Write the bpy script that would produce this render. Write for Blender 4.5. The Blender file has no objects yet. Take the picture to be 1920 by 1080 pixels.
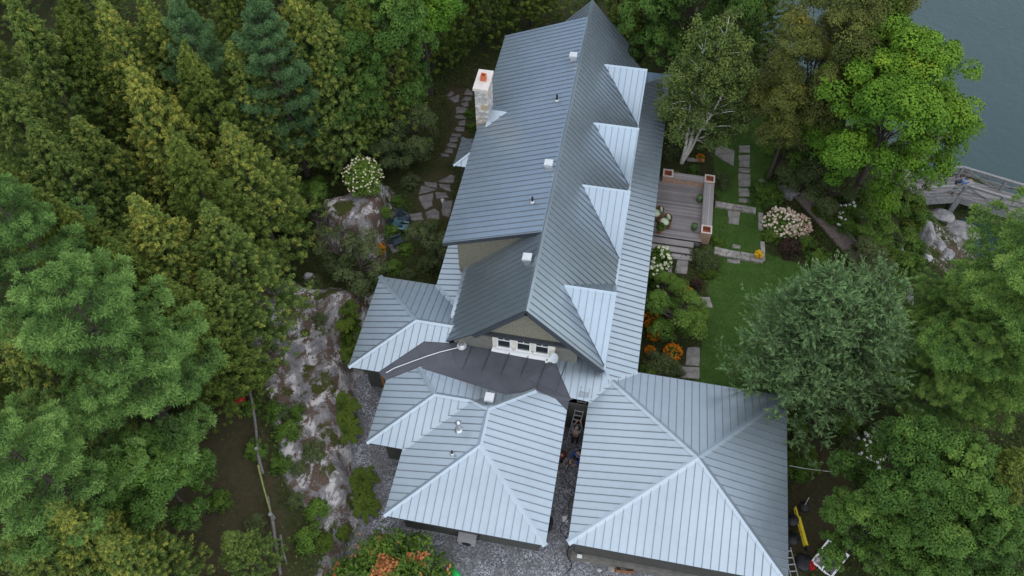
import bpy, bmesh, math, random
import numpy as np
from mathutils import Vector, Matrix

SC = bpy.context.scene
COL = SC.collection
# ------------------------------------------------------------------ camera
CAM = np.array([-0.2949, -11.5129, 36.6532])
FOC, PITCH, YAW, ROLL = 1486.93, 0.9613, -0.1909, -0.0053
_fw = np.array([math.sin(YAW)*math.cos(PITCH), math.cos(YAW)*math.cos(PITCH), -math.sin(PITCH)])
_rt0 = np.array([math.cos(YAW), -math.sin(YAW), 0.0]); _up0 = np.cross(_rt0, _fw)
_rt = _rt0*math.cos(ROLL)+_up0*math.sin(ROLL); _up = -_rt0*math.sin(ROLL)+_up0*math.cos(ROLL)
cd = bpy.data.cameras.new('camera'); cam = bpy.data.objects.new('camera', cd); COL.objects.link(cam)
cd.sensor_width = 36.0; cd.lens = 36.0*FOC/1920.0; cd.clip_start = 0.5; cd.clip_end = 3000
cam.matrix_world = Matrix(((_rt[0], _up[0], -_fw[0], CAM[0]), (_rt[1], _up[1], -_fw[1], CAM[1]),
                           (_rt[2], _up[2], -_fw[2], CAM[2]), (0, 0, 0, 1)))
SC.camera = cam
# ------------------------------------------------------------------ light
SUN_EL, SUN_AZ = math.radians(62), math.radians(130)     # azimuth clockwise from +Y
w = bpy.data.worlds.new('World'); SC.world = w; w.use_nodes = True
nt = w.node_tree; bg = nt.nodes['Background']
sky = nt.nodes.new('ShaderNodeTexSky'); sky.sky_type = 'NISHITA'; sky.sun_disc = False
sky.sun_elevation = SUN_EL; sky.sun_rotation = SUN_AZ; sky.air_density = 1.0; sky.dust_density = 0.4; sky.ozone_density = 1.5
nt.links.new(sky.outputs[0], bg.inputs[0]); bg.inputs[1].default_value = 0.07
sl = bpy.data.lights.new('sun', 'SUN'); sl.energy = 1.5; sl.angle = math.radians(159); sl.color = (1.0, 0.975, 0.90)
so = bpy.data.objects.new('sun', sl); COL.objects.link(so)
_sd = Vector((math.sin(SUN_AZ)*math.cos(SUN_EL), math.cos(SUN_AZ)*math.cos(SUN_EL), math.sin(SUN_EL)))
so.rotation_euler = _sd.to_track_quat('Z', 'Y').to_euler(); so.location = (0, 0, 60)
vs = SC.view_settings; vs.view_transform = 'Standard'; vs.look = 'None'; vs.gamma = 1.0; vs.use_curve_mapping = False
vs.exposure = 1.2
SC.render.engine = 'CYCLES'
SC.cycles.max_bounces = 5; SC.cycles.diffuse_bounces = 3; SC.cycles.glossy_bounces = 3
SC.cycles.transparent_max_bounces = 6

# ------------------------------------------------------------------ measuring helpers (photo measurements -> real points)
def ray(px, py):
    d = _fw*FOC+_rt*(px-960)-_up*(py-540); return d/np.linalg.norm(d)
def at(px, py, z=0.0):
    d = ray(px, py); return CAM+d*((z-CAM[2])/d[2])
def at_y(px, py, y):
    d = ray(px, py); return CAM+d*((y-CAM[1])/d[1])
def on(px, py, P, n):
    d = ray(px, py); n = np.array(n, float); return CAM+d*(((np.array(P, float)-CAM)@n)/(d@n))
def pix(P):
    d = np.array(P, float)-CAM; k = d@_fw; return 960+FOC*(d@_rt)/k, 540-FOC*(d@_up)/k

# ------------------------------------------------------------------ object helpers
def tag(o, label=None, cat=None, group=None, kind=None):
    if label: o['label'] = label
    if cat: o['category'] = cat
    if group: o['group'] = group
    if kind: o['kind'] = kind
    return o
def empty(name, loc=(0, 0, 0), rz=0.0, label=None, cat=None, group=None):
    o = bpy.data.objects.new(name, None); COL.objects.link(o); o.location = tuple(loc); o.rotation_euler.z = rz
    o.empty_display_size = 0.3
    return tag(o, label, cat, group)
def link(name, me, mat=None, parent=None, label=None, cat=None, group=None, kind=None):
    o = bpy.data.objects.new(name, me); COL.objects.link(o)
    if mat is not None:
        for m in (mat if isinstance(mat, (list, tuple)) else [mat]):
            if me.materials.find(m.name) < 0: me.materials.append(m)
    if parent is not None: o.parent = parent
    return tag(o, label, cat, group, kind)
def copy_tree(o, parent=None):
    c = o.copy(); COL.objects.link(c)
    if parent is not None: c.parent = parent
    for ch in list(o.children): copy_tree(ch, c)
    return c
class MB:
    """collects shapes in one mesh"""
    def __init__(s): s.v = []; s.f = []; s.m = []; s.sm = []
    def add(s, vs_, fs, mi=0, smooth=False):
        b = len(s.v); s.v += [tuple(map(float, v)) for v in vs_]
        for f in fs: s.f.append(tuple(i+b for i in f)); s.m.append(mi); s.sm.append(smooth)
    def box(s, c, size, rz=0.0, mi=0, M=None):
        hx, hy, hz = size[0]/2, size[1]/2, size[2]/2
        P = [Vector((x, y, z)) for z in (-hz, hz) for x, y in ((-hx, -hy), (hx, -hy), (hx, hy), (-hx, hy))]
        R = M if M is not None else Matrix.Rotation(rz, 3, 'Z')
        s.add([R@p+Vector(c) for p in P], [(3, 2, 1, 0), (4, 5, 6, 7), (0, 1, 5, 4), (1, 2, 6, 5), (2, 3, 7, 6), (3, 0, 4, 7)], mi)
    def bar(s, a, b, w, h, up=(0, 0, 1), mi=0):
        a, b = Vector(a), Vector(b); d = b-a; L = d.length
        if L < 1e-5: return
        d /= L; side = d.cross(Vector(up))
        if side.length < 1e-4: side = d.cross(Vector((1, 0, 0)))
        side.normalize(); u = side.cross(d)
        M = Matrix((side, d, u)).transposed()
        s.box((a+b)/2, (w, L, h), mi=mi, M=M)
    def tube(s, pts, radii, n=8, mi=0, cap=True, smooth=True):
        pts = [Vector(p) for p in pts]; rings = []; b = len(s.v); V = []
        if not hasattr(radii, '__len__'): radii = [radii]*len(pts)
        ref = None
        for i, p in enumerate(pts):
            d = (pts[min(i+1, len(pts)-1)]-pts[max(i-1, 0)])
            if d.length < 1e-6: d = Vector((0, 0, 1))
            d.normalize()
            if ref is None: ref = Vector((1, 0, 0)) if abs(d.x) < .8 else Vector((0, 1, 0))
            u = (ref-d*ref.dot(d)); u.normalize(); ref = u; v = d.cross(u)
            for k in range(n):
                a = 2*math.pi*k/n; V.append(p+(u*math.cos(a)+v*math.sin(a))*radii[i])
        F = []
        for i in range(len(pts)-1):
            for k in range(n): F.append((i*n+k, i*n+(k+1) % n, (i+1)*n+(k+1) % n, (i+1)*n+k))
        s.add(V, F, mi, smooth)
        if cap:
            s.add(V[:n], [tuple(reversed(range(n)))], mi); s.add(V[-n:], [tuple(range(n))], mi)
    def prism(s, poly, z0, z1, mi=0, inset=0.0):
        """vertical prism of a plan polygon"""
        n = len(poly); a = sum(poly[i][0]*poly[(i+1) % n][1]-poly[(i+1) % n][0]*poly[i][1] for i in range(n))
        if a < 0: poly = poly[::-1]
        V = [(p[0], p[1], z0) for p in poly]
        if inset:
            cx = sum(p[0] for p in poly)/n; cy = sum(p[1] for p in poly)/n
            V += [(p[0], p[1], z1-inset) for p in poly]
            V += [(p[0]+(cx-p[0])*min(.3, inset*2/max(.05, math.hypot(p[0]-cx, p[1]-cy))), p[1]+(cy-p[1])*min(.3, inset*2/max(.05, math.hypot(p[0]-cx, p[1]-cy))), z1) for p in poly]
            F = [tuple(range(2*n, 3*n))]+[(i, (i+1) % n, n+(i+1) % n, n+i) for i in range(n)]+[(n+i, n+(i+1) % n, 2*n+(i+1) % n, 2*n+i) for i in range(n)]
        else:
            V += [(p[0], p[1], z1) for p in poly]
            F = [tuple(range(n, 2*n))]+[(i, (i+1) % n, n+(i+1) % n, n+i) for i in range(n)]
        F.append(tuple(reversed(range(n))))
        s.add(V, F, mi)
    def ball(s, c, r, n=10, m=6, sc=(1, 1, 1), mi=0, jit=0.0, rng=None):
        V = [(c[0], c[1], c[2]+r*sc[2])]
        for i in range(1, m):
            t = math.pi*i/m
            for k in range(n):
                a = 2*math.pi*k/n; q = 1+(rng.uniform(-jit, jit) if jit else 0)
                V.append((c[0]+r*sc[0]*q*math.sin(t)*math.cos(a), c[1]+r*sc[1]*q*math.sin(t)*math.sin(a), c[2]+r*sc[2]*q*math.cos(t)))
        V.append((c[0], c[1], c[2]-r*sc[2])); F = []
        for k in range(n): F.append((0, 1+k, 1+(k+1) % n))
        for i in range(m-2):
            for k in range(n):
                a = 1+i*n; F.append((a+k, a+n+k, a+n+(k+1) % n, a+(k+1) % n))
        a = 1+(m-2)*n
        for k in range(n): F.append((a+k, len(V)-1, a+(k+1) % n))
        s.add(V, F, mi, True)
    def mesh(s, name='m'):
        me = bpy.data.meshes.new(name); me.from_pydata(s.v, [], s.f)
        me.polygons.foreach_set('material_index', s.m); me.polygons.foreach_set('use_smooth', s.sm); me.update(); return me
    def build(s, name, mat, parent=None, **k): return link(name, s.mesh(name), mat, parent, **k)

# ------------------------------------------------------------------ materials
def new_mat(name):
    m = bpy.data.materials.new(name); m.use_nodes = True; n = m.node_tree
    return m, n, n.nodes['Principled BSDF']
def N(n, typ, **k):
    x = n.nodes.new(typ)
    for a, b in k.items(): setattr(x, a, b)
    return x
def noise(n, scale, detail=4, rough=.6, vec=None, dist=0.0):
    x = N(n, 'ShaderNodeTexNoise'); x.inputs['Scale'].default_value = scale; x.inputs['Detail'].default_value = detail
    x.inputs['Roughness'].default_value = rough; x.inputs['Distortion'].default_value = dist
    if vec is not None: n.links.new(vec, x.inputs['Vector'])
    return x
def ramp(n, fac, stops):
    r = N(n, 'ShaderNodeValToRGB'); e = r.color_ramp.elements
    while len(e) < len(stops): e.new(0.5)
    for i, (p, c) in enumerate(stops):
        e[i].position = p; e[i].color = (c[0], c[1], c[2], 1) if hasattr(c, '__len__') else (c, c, c, 1)
    n.links.new(fac, r.inputs[0]); return r
def mix(n, fac, a, b):
    x = N(n, 'ShaderNodeMix', data_type='RGBA')
    for sock, v in ((x.inputs[0], fac), (x.inputs[6], a), (x.inputs[7], b)):
        if hasattr(v, 'is_output'): n.links.new(v, sock)
        elif hasattr(v, '__len__'): sock.default_value = (v[0], v[1], v[2], 1)
        else: sock.default_value = v
    return x.outputs[2]
def math_(n, op, a, b=None):
    x = N(n, 'ShaderNodeMath', operation=op)
    for i, v in enumerate((a, b)):
        if v is None: continue
        if hasattr(v, 'is_output'): n.links.new(v, x.inputs[i])
        else: x.inputs[i].default_value = v
    return x.outputs[0]
def bump(n, bs, h, strength=.4, dist=.02):
    b = N(n, 'ShaderNodeBump'); b.inputs['Strength'].default_value = strength; b.inputs['Distance'].default_value = dist
    n.links.new(h, b.inputs['Height']); n.links.new(b.outputs[0], bs.inputs['Normal'])
def objco(n): return N(n, 'ShaderNodeTexCoord').outputs['Object']
def simple(name, col, rough=.6, metal=0.0, var=.25, scale=6.0, spec=.4, bmp=0.0, col2=None):
    m, n, b = new_mat(name); co = objco(n)
    a = noise(n, scale, 5, .65, co)
    lo = tuple(c*(1-var) for c in col); hi = col2 if col2 else tuple(min(1, c*(1+var)) for c in col)
    r = ramp(n, a.outputs['Fac'], [(.3, lo), (.7, hi)])
    n.links.new(r.outputs[0], b.inputs['Base Color'])
    b.inputs['Roughness'].default_value = rough; b.inputs['Metallic'].default_value = metal
    b.inputs['Specular IOR Level'].default_value = spec
    if bmp: bump(n, b, noise(n, scale*4, 5, .7, co).outputs['Fac'], bmp)
    return m
def metal_roof(name, col, rough=.36, metal=.75):
    m, n, b = new_mat(name); co = objco(n)
    a = noise(n, 0.35, 3, .5, co); c = noise(n, 3.5, 4, .6, co)
    f = math_(n, 'ADD', math_(n, 'MULTIPLY', a.outputs['Fac'], .6), math_(n, 'MULTIPLY', c.outputs['Fac'], .4))
    r = ramp(n, f, [(.3, tuple(x*.90 for x in col)), (.7, tuple(x*1.08 for x in col))])
    n.links.new(r.outputs[0], b.inputs['Base Color'])
    rr = ramp(n, c.outputs['Fac'], [(.3, rough-.015), (.7, rough+.02)]); n.links.new(rr.outputs[0], b.inputs['Roughness'])
    b.inputs['Metallic'].default_value = metal
    return m
M = {}
M['roof'] = metal_roof('standing_seam_metal', (.375, .44, .487), .33, .72)
M['seam'] = metal_roof('seam_metal_shaded', (.20, .22, .24), .45, .5)  # darker than the roof metal: dark reflections on the rib sides put into the colour
M['capm'] = metal_roof('ridge_cap_metal', (.405, .472, .52), .33, .72)
M['fascia'] = simple('fascia_dark', (.055, .06, .07), .5, .2, .15)
M['membrane'] = simple('roof_membrane', (.088, .091, .104), .75, 0, .16, 1.2, .3, .15)
M['shingle'] = None
M['cream'] = simple('cream_paint', (.82, .75, .65), .6, 0, .06, 3)
M['white'] = simple('white_paint', (.78, .77, .74), .45, 0, .05, 4)
M['wall'] = simple('taupe_siding_shaded', (.17, .165, .14), .75, 0, .18, 3, .3, .2)  # gable side walls: soffit shadow put into the colour, darker than the shingle
M['darkwall'] = simple('dark_siding', (.07, .068, .06), .75, 0, .2, 3, .3, .2)
M['block'] = simple('concrete_foundation', (.16, .15, .13), .9, 0, .3, 4, .2, .4)
m, n, b = new_mat('window_glass'); b.inputs['Base Color'].default_value = (.02, .025, .03, 1); b.inputs['Roughness'].default_value = .08; b.inputs['Specular IOR Level'].default_value = .6
M['glass'] = m
# shingle-clad gable walls: fine courses
m, n, b = new_mat('shingle_siding'); co = objco(n)
wv = N(n, 'ShaderNodeTexBrick'); wv.inputs['Scale'].default_value = 1.0; wv.inputs['Brick Width'].default_value = .13; wv.inputs['Row Height'].default_value = .11
wv.inputs['Mortar Size'].default_value = .012; wv.inputs['Color1'].default_value = (.27, .25, .185, 1); wv.inputs['Color2'].default_value = (.22, .205, .15, 1); wv.inputs['Mortar'].default_value = (.12, .11, .08, 1)
sx = N(n, 'ShaderNodeSeparateXYZ'); cx_ = N(n, 'ShaderNodeCombineXYZ'); n.links.new(co, sx.inputs[0])
n.links.new(math_(n, 'ADD', sx.outputs[0], sx.outputs[1]), cx_.inputs[0]); n.links.new(sx.outputs[2], cx_.inputs[1])
n.links.new(cx_.outputs[0], wv.inputs['Vector']); n.links.new(wv.outputs['Color'], b.inputs['Base Color']); b.inputs['Roughness'].default_value = .8
M['shingle'] = m
# masonry of mixed pale stones
def stone_mat(name, cols, scale, gap=(.25, .24, .22)):
    m, n, b = new_mat(name); co = objco(n)
    mp = N(n, 'ShaderNodeMapping'); mp.inputs['Scale'].default_value = (1, 1, 1.7); n.links.new(co, mp.inputs[0])
    v = N(n, 'ShaderNodeTexVoronoi'); v.inputs['Scale'].default_value = scale; n.links.new(mp.outputs[0], v.inputs['Vector'])
    v2 = N(n, 'ShaderNodeTexVoronoi', feature='DISTANCE_TO_EDGE'); v2.inputs['Scale'].default_value = scale; n.links.new(mp.outputs[0], v2.inputs['Vector'])
    s = N(n, 'ShaderNodeSeparateColor'); n.links.new(v.outputs['Color'], s.inputs[0])
    k = len(cols); r = ramp(n, s.outputs[0], [(i/k, c) for i, c in enumerate(cols)]); r.color_ramp.interpolation = 'CONSTANT'
    ns = noise(n, 14, 5, .7, co); c2 = mix(n, .35, r.outputs[0], ns.outputs['Color'])
    c3 = mix(n, math_(n, 'LESS_THAN', v2.outputs['Distance'], .035), r.outputs[0], gap)
    n.links.new(c3, b.inputs['Base Color']); b.inputs['Roughness'].default_value = .9
    bump(n, b, math_(n, 'MINIMUM', v2.outputs['Distance'], .12), .8, .15)
    return m
M['chimney'] = stone_mat('chimney_stone', [(.58, .54, .49), (.46, .43, .40), (.66, .63, .58), (.50, .36, .20), (.55, .52, .49), (.36, .34, .33), (.62, .57, .50)], 3.6)
M['capstone'] = simple('cap_stone', (.60, .54, .49), .85, 0, .12, 5, .3, .2)
M['clay'] = simple('clay_flue', (.50, .13, .055), .8, 0, .2, 5)
M['galv'] = simple('galvanised_steel', (.62, .64, .66), .3, .8, .1, 5)
M['alu'] = simple('aluminium', (.62, .63, .64), .4, .7, .1, 6)
M['black'] = simple('black_rubber', (.015, .015, .017), .6, 0, .3, 5)
# ================================================================== HOUSE
house = empty('house', (0, 0, 0), 0, 'long lakeside house under grey standing seam metal roofs, with wings, dormers and attached garage', 'house')
SEAM = .35
def unit(v): v = np.array(v, float); return v/np.linalg.norm(v)
def poly_normal(P):
    P = np.array(P, float); nrm = np.zeros(3)
    for i in range(len(P)):
        a, b_ = P[i], P[(i+1) % len(P)]; nrm += np.cross(a, b_)
    nrm = unit(nrm); return nrm if nrm[2] > 0 else -nrm
def roof_plane(name, P, parent, seams=True, phase=0.0, thick=.10, label=None, spacing=SEAM, mats=None, inset=.10):
    """one pitched plane: a thick slab with raised standing seams running down its fall line"""
    P = [np.array(p, float) for p in P]; nrm = poly_normal(P)
    # order counter-clockwise from above
    a = sum(P[i][0]*P[(i+1) % len(P)][1]-P[(i+1) % len(P)][0]*P[i][1] for i in range(len(P)))
    if a < 0: P = P[::-1]
    n_ = len(P); mb = MB()
    mb.add(P+[p-np.array((0, 0, thick)) for p in P],
           [tuple(range(n_))], 0)
    mb.add(P+[p-np.array((0, 0, thick)) for p in P],
           [(i, n_+i, n_+(i+1) % n_, (i+1) % n_) for i in range(n_)]+[tuple(reversed(range(n_, 2*n_)))], 1)
    if seams:
        fall = np.array((nrm[0], nrm[1], 0.0)); fall = unit(fall); fall3 = unit(fall - nrm*(fall@nrm))
        across = unit(np.cross(nrm, fall3)); o = np.zeros(3)
        s = [p@across for p in P]; k0 = math.floor((min(s)-phase)/spacing)+1; k = k0
        while k*spacing+phase < max(s):
            c = k*spacing+phase; hits = []
            for i in range(n_):
                s0, s1 = s[i], s[(i+1) % n_]
                if (s0-c)*(s1-c) < 0:
                    t = (c-s0)/(s1-s0); hits.append(P[i]+(P[(i+1) % n_]-P[i])*t)
            hits.sort(key=lambda q: q@fall3)
            for j in range(0, len(hits)-1, 2):
                A, B = hits[j], hits[j+1]; L = np.linalg.norm(B-A)
                if L < 3*inset+.05: continue
                d = (B-A)/L; A = A+d*inset; B = B-d*.004
                h = .020
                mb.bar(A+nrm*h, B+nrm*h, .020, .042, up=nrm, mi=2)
            k += 1
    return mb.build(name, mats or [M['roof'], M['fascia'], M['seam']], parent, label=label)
def caps(name, edges, parent, w=.13):
    """folded ridge and hip caps: edges = (p, q, plane normal 1, plane normal 2)"""
    mb = MB()
    for p, q, n1, n2 in edges:
        p, q = np.array(p, float), np.array(q, float); d = unit(q-p); lift = .028
        for nn in (n1, n2):
            nn = np.array(nn, float); side = unit(np.cross(nn, d))
            if abs(side[2]) > 1e-6 and side[2] > 0: side = -side
            mid = unit(np.array(n1)+np.array(n2))
            top0, top1 = p+mid*(lift+.02), q+mid*(lift+.02)
            lo0, lo1 = p+side*w+nn*lift, q+side*w+nn*lift
            mb.add([top0, top1, lo1, lo0], [(0, 1, 2, 3)]); 
            mb.add([lo0, lo1, lo1-nn*lift, lo0-nn*lift], [(0, 1, 2, 3)])
    return mb.build(name, M['capm'], parent)

xM, zM, mS = -3.29, 7.746, 1.0965
YF, YB = 7.216, 29.74
XR, ZE = 2.117, 2.80
KR = .45
def zs(x): return zM-mS*abs(x-xM)
nR = unit((mS, 0, 1)); nL = unit((-mS, 0, 1))
# --- main steep roof, right slope (rear end steps back below the rake)
pr = [on(1183, 65, (xM, 0, zM), nR), on(1178, 100, (xM, 0, zM), nR)]
xa = pr[0][0]; ya2 = min(pr[1][1], YB-.6)
right = [(xM, YF, zM), (KR, YF, zs(KR)), (KR, ya2, zs(KR)), (xa, ya2, zs(xa)), (xa, YB, zs(xa)), (xM, YB, zM)]
roof_plane('main_roof', right, house, phase=.07)
# --- left steep slope: front part, and the part behind the shed dormer
XLk = -7.25
YS0, YS1, XS, ZS = 11.714, 28.12, -8.283, 5.717
roof_plane('main_roof', [(xM, YF, zM), (xM, YS0+.8, zM), (XLk, YS0+.8, zs(XLk)), (XLk, YF+.35, zs(XLk)), (-5.75, YF+.05, zs(-5.75)), (-5.75, YF, zs(-5.75))], house, phase=.1)
roof_plane('main_roof', [(xM, YS1-.6, zM), (xM, YB, zM), (XLk, YB, zs(XLk)), (XLk, YS1-.6, zs(XLk))], house)
# --- shed dormer roof
ov = .012
shed = [(xM, YS0, zM+ov), (xM, YS1, zM+ov), (XS, YS1, ZS+ov), (XS, YS0, ZS+ov)]
nSh = poly_normal(shed)
roof_plane('shed_roof', shed, house, phase=.12, thick=.26)
caps('ridge_cap', [((xM, YF, zM), (xM, YB, zM), nL, nR)], house, .15)
# shed dormer walls
mb = MB()
def zsh(x): return zM+(x-xM)*(zM-ZS)/(xM-XS)
XW = -7.65
mb.add([(XW, YS0+.4, 2.2), (xM-.3, YS0+.4, zsh(xM-.3)-.22), (XW, YS0+.4, zsh(XW)-.26), (xM-.3, YS0+.4, 2.2)], [(0, 3, 1, 2)])
mb.add([(XW, YS0+.4, -.5), (XW, YS1-.3, -.5), (XW, YS1-.3, zsh(XW)-.26), (XW, YS0+.4, zsh(XW)-.26)], [(0, 3, 2, 1)])
mb.add([(XW, YS1-.3, 2.2), (xM, YS1-.3, 2.2), (xM, YS1-.3, zM-.22), (XW, YS1-.3, zsh(XW)-.26)], [(0, 1, 2, 3)])
mb.build('dormer_wall', M['shingle'], house)
# --- dormers with gable roofs on the right slope
DY = [(25.83, 23.98), (20.92, 19.11), (16.30, 13.96), (9.91, 7.48)]
XD = .52; ZD = 6.30
XA = xM+(zM-ZD)/mS
for i, (yr, yl) in enumerate(DY):
    d = empty('dormer', (0, 0, 0)); d.parent = house
    zl = zs(XD)+.06
    # valley runs from the ridge top down to the eave corner; both slopes are triangles
    A, B, Cc = (XA, yr, ZD), (XD, yr, ZD), (XD, yl, zl)
    yb = yr+(yr-yl); Cb = (XD, yb, zl)
    fr = [A, B, Cc]; bk = [A, Cb, B]
    f1 = roof_plane('roof', fr, d, phase=.05+.07*i, thick=.08, inset=.05)
    f2 = roof_plane('roof', bk, d, phase=.05, thick=.08, inset=.05)
    n1, n2 = poly_normal(fr), poly_normal(bk)
    caps('ridge_cap', [(A, B, n1, n2)], d, .09)
    mb = MB(); xw = XD-.22
    mb.add([(xw, yl+.2, zl+.05), (xw, yr, ZD-.2), (xw, yb-.2, zl+.05), (xw, yb-.2, zs(xw)-.6), (xw, yl+.2, zs(xw)-.6)], [(0, 4, 3, 2, 1)])
    mb.build('wall', M['cream'], d)
    mb = MB(); mb.box((xw+.02, yr, zl+1.0), (.06, .9, 1.1)); mb.build('window', M['glass'], d)
    mb = MB()
    for yy in (yr-.5, yr+.5): mb.box((xw+.04, yy, zl+1.0), (.08, .09, 1.3))
    for zz in (zl+.4, zl+1.6): mb.box((xw+.045, yr, zz), (.08, 1.1, .09))
    mb.build('frame', M['white'], d)
# --- porch roofs beside the main roof
SP = .21
def zp(x): return ZE+SP*(XR-x)
YE = 5.91
hx, hy = .96, 7.07; hz = ZE+SP*(XR-hx)
porch = [(hx, hy, hz), (XR, 7.92, ZE), (XR, 29.92, ZE), (XR-1.9, 29.92-1.9, ZE+SP*1.9), (KR-.7, 27.6, zp(KR-.7)), (KR-.7, 8.28, zp(KR-.7))]
roof_plane('porch_roof', porch, house, phase=.02)
roof_plane('porch_roof', [(XR, 29.92, ZE), (XR-1.9, 28.02, ZE+SP*1.9), (XR-4.0, 28.02, ZE+SP*1.9), (XR-4.0, 29.92, ZE)], house)
pn = unit((SP, 0, 1))
caps('hip_cap', [((XR, 29.92, ZE), (XR-1.9, 28.02, ZE+SP*1.9), pn, unit((0, SP, 1)))], house, .10)
roof_plane('porch_roof', [(hx, hy, hz), (KR-.7, 8.28, zp(KR-.7)), (-2.0, 8.28, ZE+SP*(8.28-YE)), tuple(on(1041, 679, (0, YE, ZE), (0, -SP, 1))), tuple(on(1070, 746, (0, YE, ZE), (0, -SP, 1))), (0, YE, ZE)], house, phase=.11, thick=.03)
caps('hip_cap', [((hx-.02, hy+.02, hz), (KR-.2, 7.07+.71, ZE+SP*(hy+.71-YE)), pn, unit((0, -SP, 1)))], house, .09)
XL = 2*xM-XR
lstrip = [(XL, 11.16, ZE), (XL, 14.6, ZE), (XLk+.7, 14.6, ZE+SP*(XLk+.7-XL)), (XLk+.7, 8.5, ZE+SP*(XLk+.7-XL)), (-7.3, 8.7, ZE+SP*(-7.3-XL))]
roof_plane('porch_roof', lstrip, house, phase=.02)
# flashing along the foot of the steep slopes
mb = MB()
mb.bar((KR+.03, YF+.1, zs(KR)-.03), (KR+.03, 27.7, zs(KR)-.03), .16, .05)
mb.bar((KR-.03, YF+.1, zs(KR)-.24), (KR-.03, 27.7, zs(KR)-.24), .03, .42)
mb.bar((XLk-.05, 8.4, zs(XLk)-.0), (XLk-.05, 14.0, zs(XLk)-.0), .2, .04)
mb.build('eave_flashing', M['capm'], house)
# --- garage
GX, GY0, GY1 = 9.20, -.854, 7.919
GA = (5.034, 3.464, 4.061)
g = [(0, GY0, ZE), (GX, GY0, ZE), (GX, GY1, ZE), (0, GY1, ZE)]
gn = [poly_normal([g[0], g[1], GA]), poly_normal([g[1], g[2], GA]), poly_normal([g[2], g[3], GA]), poly_normal([g[3], g[0], GA])]
roof_plane('garage_roof', [g[0], g[1], GA], house, phase=.05)
roof_plane('garage_roof', [g[1], g[2], GA], house, phase=.1)
roof_plane('garage_roof', [g[2], (XR, 7.919, ZE), (hx, hy, hz), GA], house, phase=.16)
roof_plane('garage_roof', [GA, (hx, hy, hz), (0, YE, ZE), g[0]], house, phase=.0)
hp = (hx, hy, hz)
caps('hip_cap', [(g[0], GA, gn[0], gn[3]), (g[1], GA, gn[0], gn[1]), (g[2], GA, gn[1], gn[2]), (hp, GA, gn[2], gn[3])], house, .15)
# valley flashings where the garage meets the porch roof
mb = MB(); mb.bar((hx, hy, hz+.012), (XR, 7.93, ZE+.012), .22, .02); mb.bar((hx, hy, hz+.012), (0, YE, ZE+.012), .22, .02)
mb.build('valley_flashing', M['capm'], house)
# --- left front wings
SW = .28
W3 = (-8.03, -.911, -1.161)       # x0, x1, front y
w3 = (W3[1]-W3[0])/2; xc = W3[0]+w3; z3 = ZE+SW*w3; ya, yb3 = W3[2]+w3, 4.19
W2x, W2y = -9.74, 1.97; w2 = 2.63; z2 = ZE+SW*w2; y2 = W2y+w2
A3, B3 = (xc, ya, z3), (xc, yb3, z3)
x2 = W3[0]+w2                       # where the ridge of wing two meets wing three
n3l, n3r, n3f = unit((-SW, 0, 1)), unit((SW, 0, 1)), unit((0, -SW, 1)); nb = unit((0, SW, 1))
c3 = [on(q[0], q[1], (W3[1], 0, ZE), n3r) for q in ((1005, 732), (1042, 748), (1063, 770))]
roof_plane('wing_roof', [(W3[0], W3[2], ZE), (W3[1], W3[2], ZE), A3], house, phase=.02)
roof_plane('wing_roof', [(W3[1], W3[2], ZE), tuple(c3[2]), tuple(c3[1]), tuple(c3[0]), B3, A3], house, phase=.14)
roof_plane('wing_roof', [(W3[0], W3[2], ZE), A3, B3, (x2, y2, z2), (W3[0], W2y, ZE)], house, phase=.09)
V2 = (x2, y2, z2); H2 = (W2x+w2, y2, z2)
roof_plane('wing_roof', [(W2x, W2y, ZE), (W3[0], W2y, ZE), V2, H2], house, phase=.03)
q2 = on(785, 689, (W2x, 0, ZE), n3l)
roof_plane('wing_roof', [(W2x, W2y, ZE), H2, tuple(q2), (W2x, 5.25, ZE)], house, phase=.2)
bz = lambda y: z2-SW*(y-y2)
bq = on(950, 741, V2, nb)
roof_plane('wing_roof', [H2, V2, B3, tuple(c3[0]), (bq[0], bq[1], bq[2]), (q2[0], q2[1], q2[2])], house, phase=.1)
caps('hip_cap', [((W3[0], W3[2], ZE), A3, n3l, n3f), ((W3[1], W3[2], ZE), A3, n3f, n3r), (A3, B3, n3l, n3r), (B3, tuple(c3[0]), nb, n3r),
                 ((W2x, W2y, ZE), H2, n3l, n3f), (H2, V2, n3f, nb), (H2, tuple(q2), n3l, nb), (V2, B3, n3l, nb)], house, .13)
mb = MB(); mb.bar((W3[0], W2y, ZE+.012), (x2, y2, z2+.012), .26, .02); mb.build('valley_flashing', M['capm'], house)
# wing one (pavilion to the left)
W1x, W1y0, W1y1 = -11.75, 5.62, 11.16; w1 = (W1y1-W1y0)/2; H1 = (W1x+w1, W1y0+w1, ZE+SW*w1); R1 = (-7.0, W1y0+w1, ZE+SW*w1)
f1 = [on(q[0], q[1], (0, W1y0, ZE), n3f) for q in ((710, 697), (795, 640), (842, 643))]
roof_plane('wing_roof', [(W1x, W1y0, ZE), H1, (W1x, W1y1, ZE)], house, phase=.12)
roof_plane('wing_roof', [(W1x, W1y0, ZE), tuple(f1[0]), tuple(f1[1]), tuple(f1[2]), R1, H1], house, phase=.06)
v1 = (-7.3, 9.75, ZE+SW*(W1y1-9.75))
roof_plane('wing_roof', [(W1x, W1y1, ZE), H1, R1, v1, (XL, W1y1, ZE)], house, phase=.02)
caps('hip_cap', [((W1x, W1y0, ZE), H1, n3l, n3f), ((W1x, W1y1, ZE), H1, n3l, nb), (H1, R1, n3f, nb)], house, .13)
mb = MB(); mb.bar((XL, W1y1, ZE+.014), v1, .24, .025); mb.build('valley_flashing', M['capm'], house)
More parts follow.
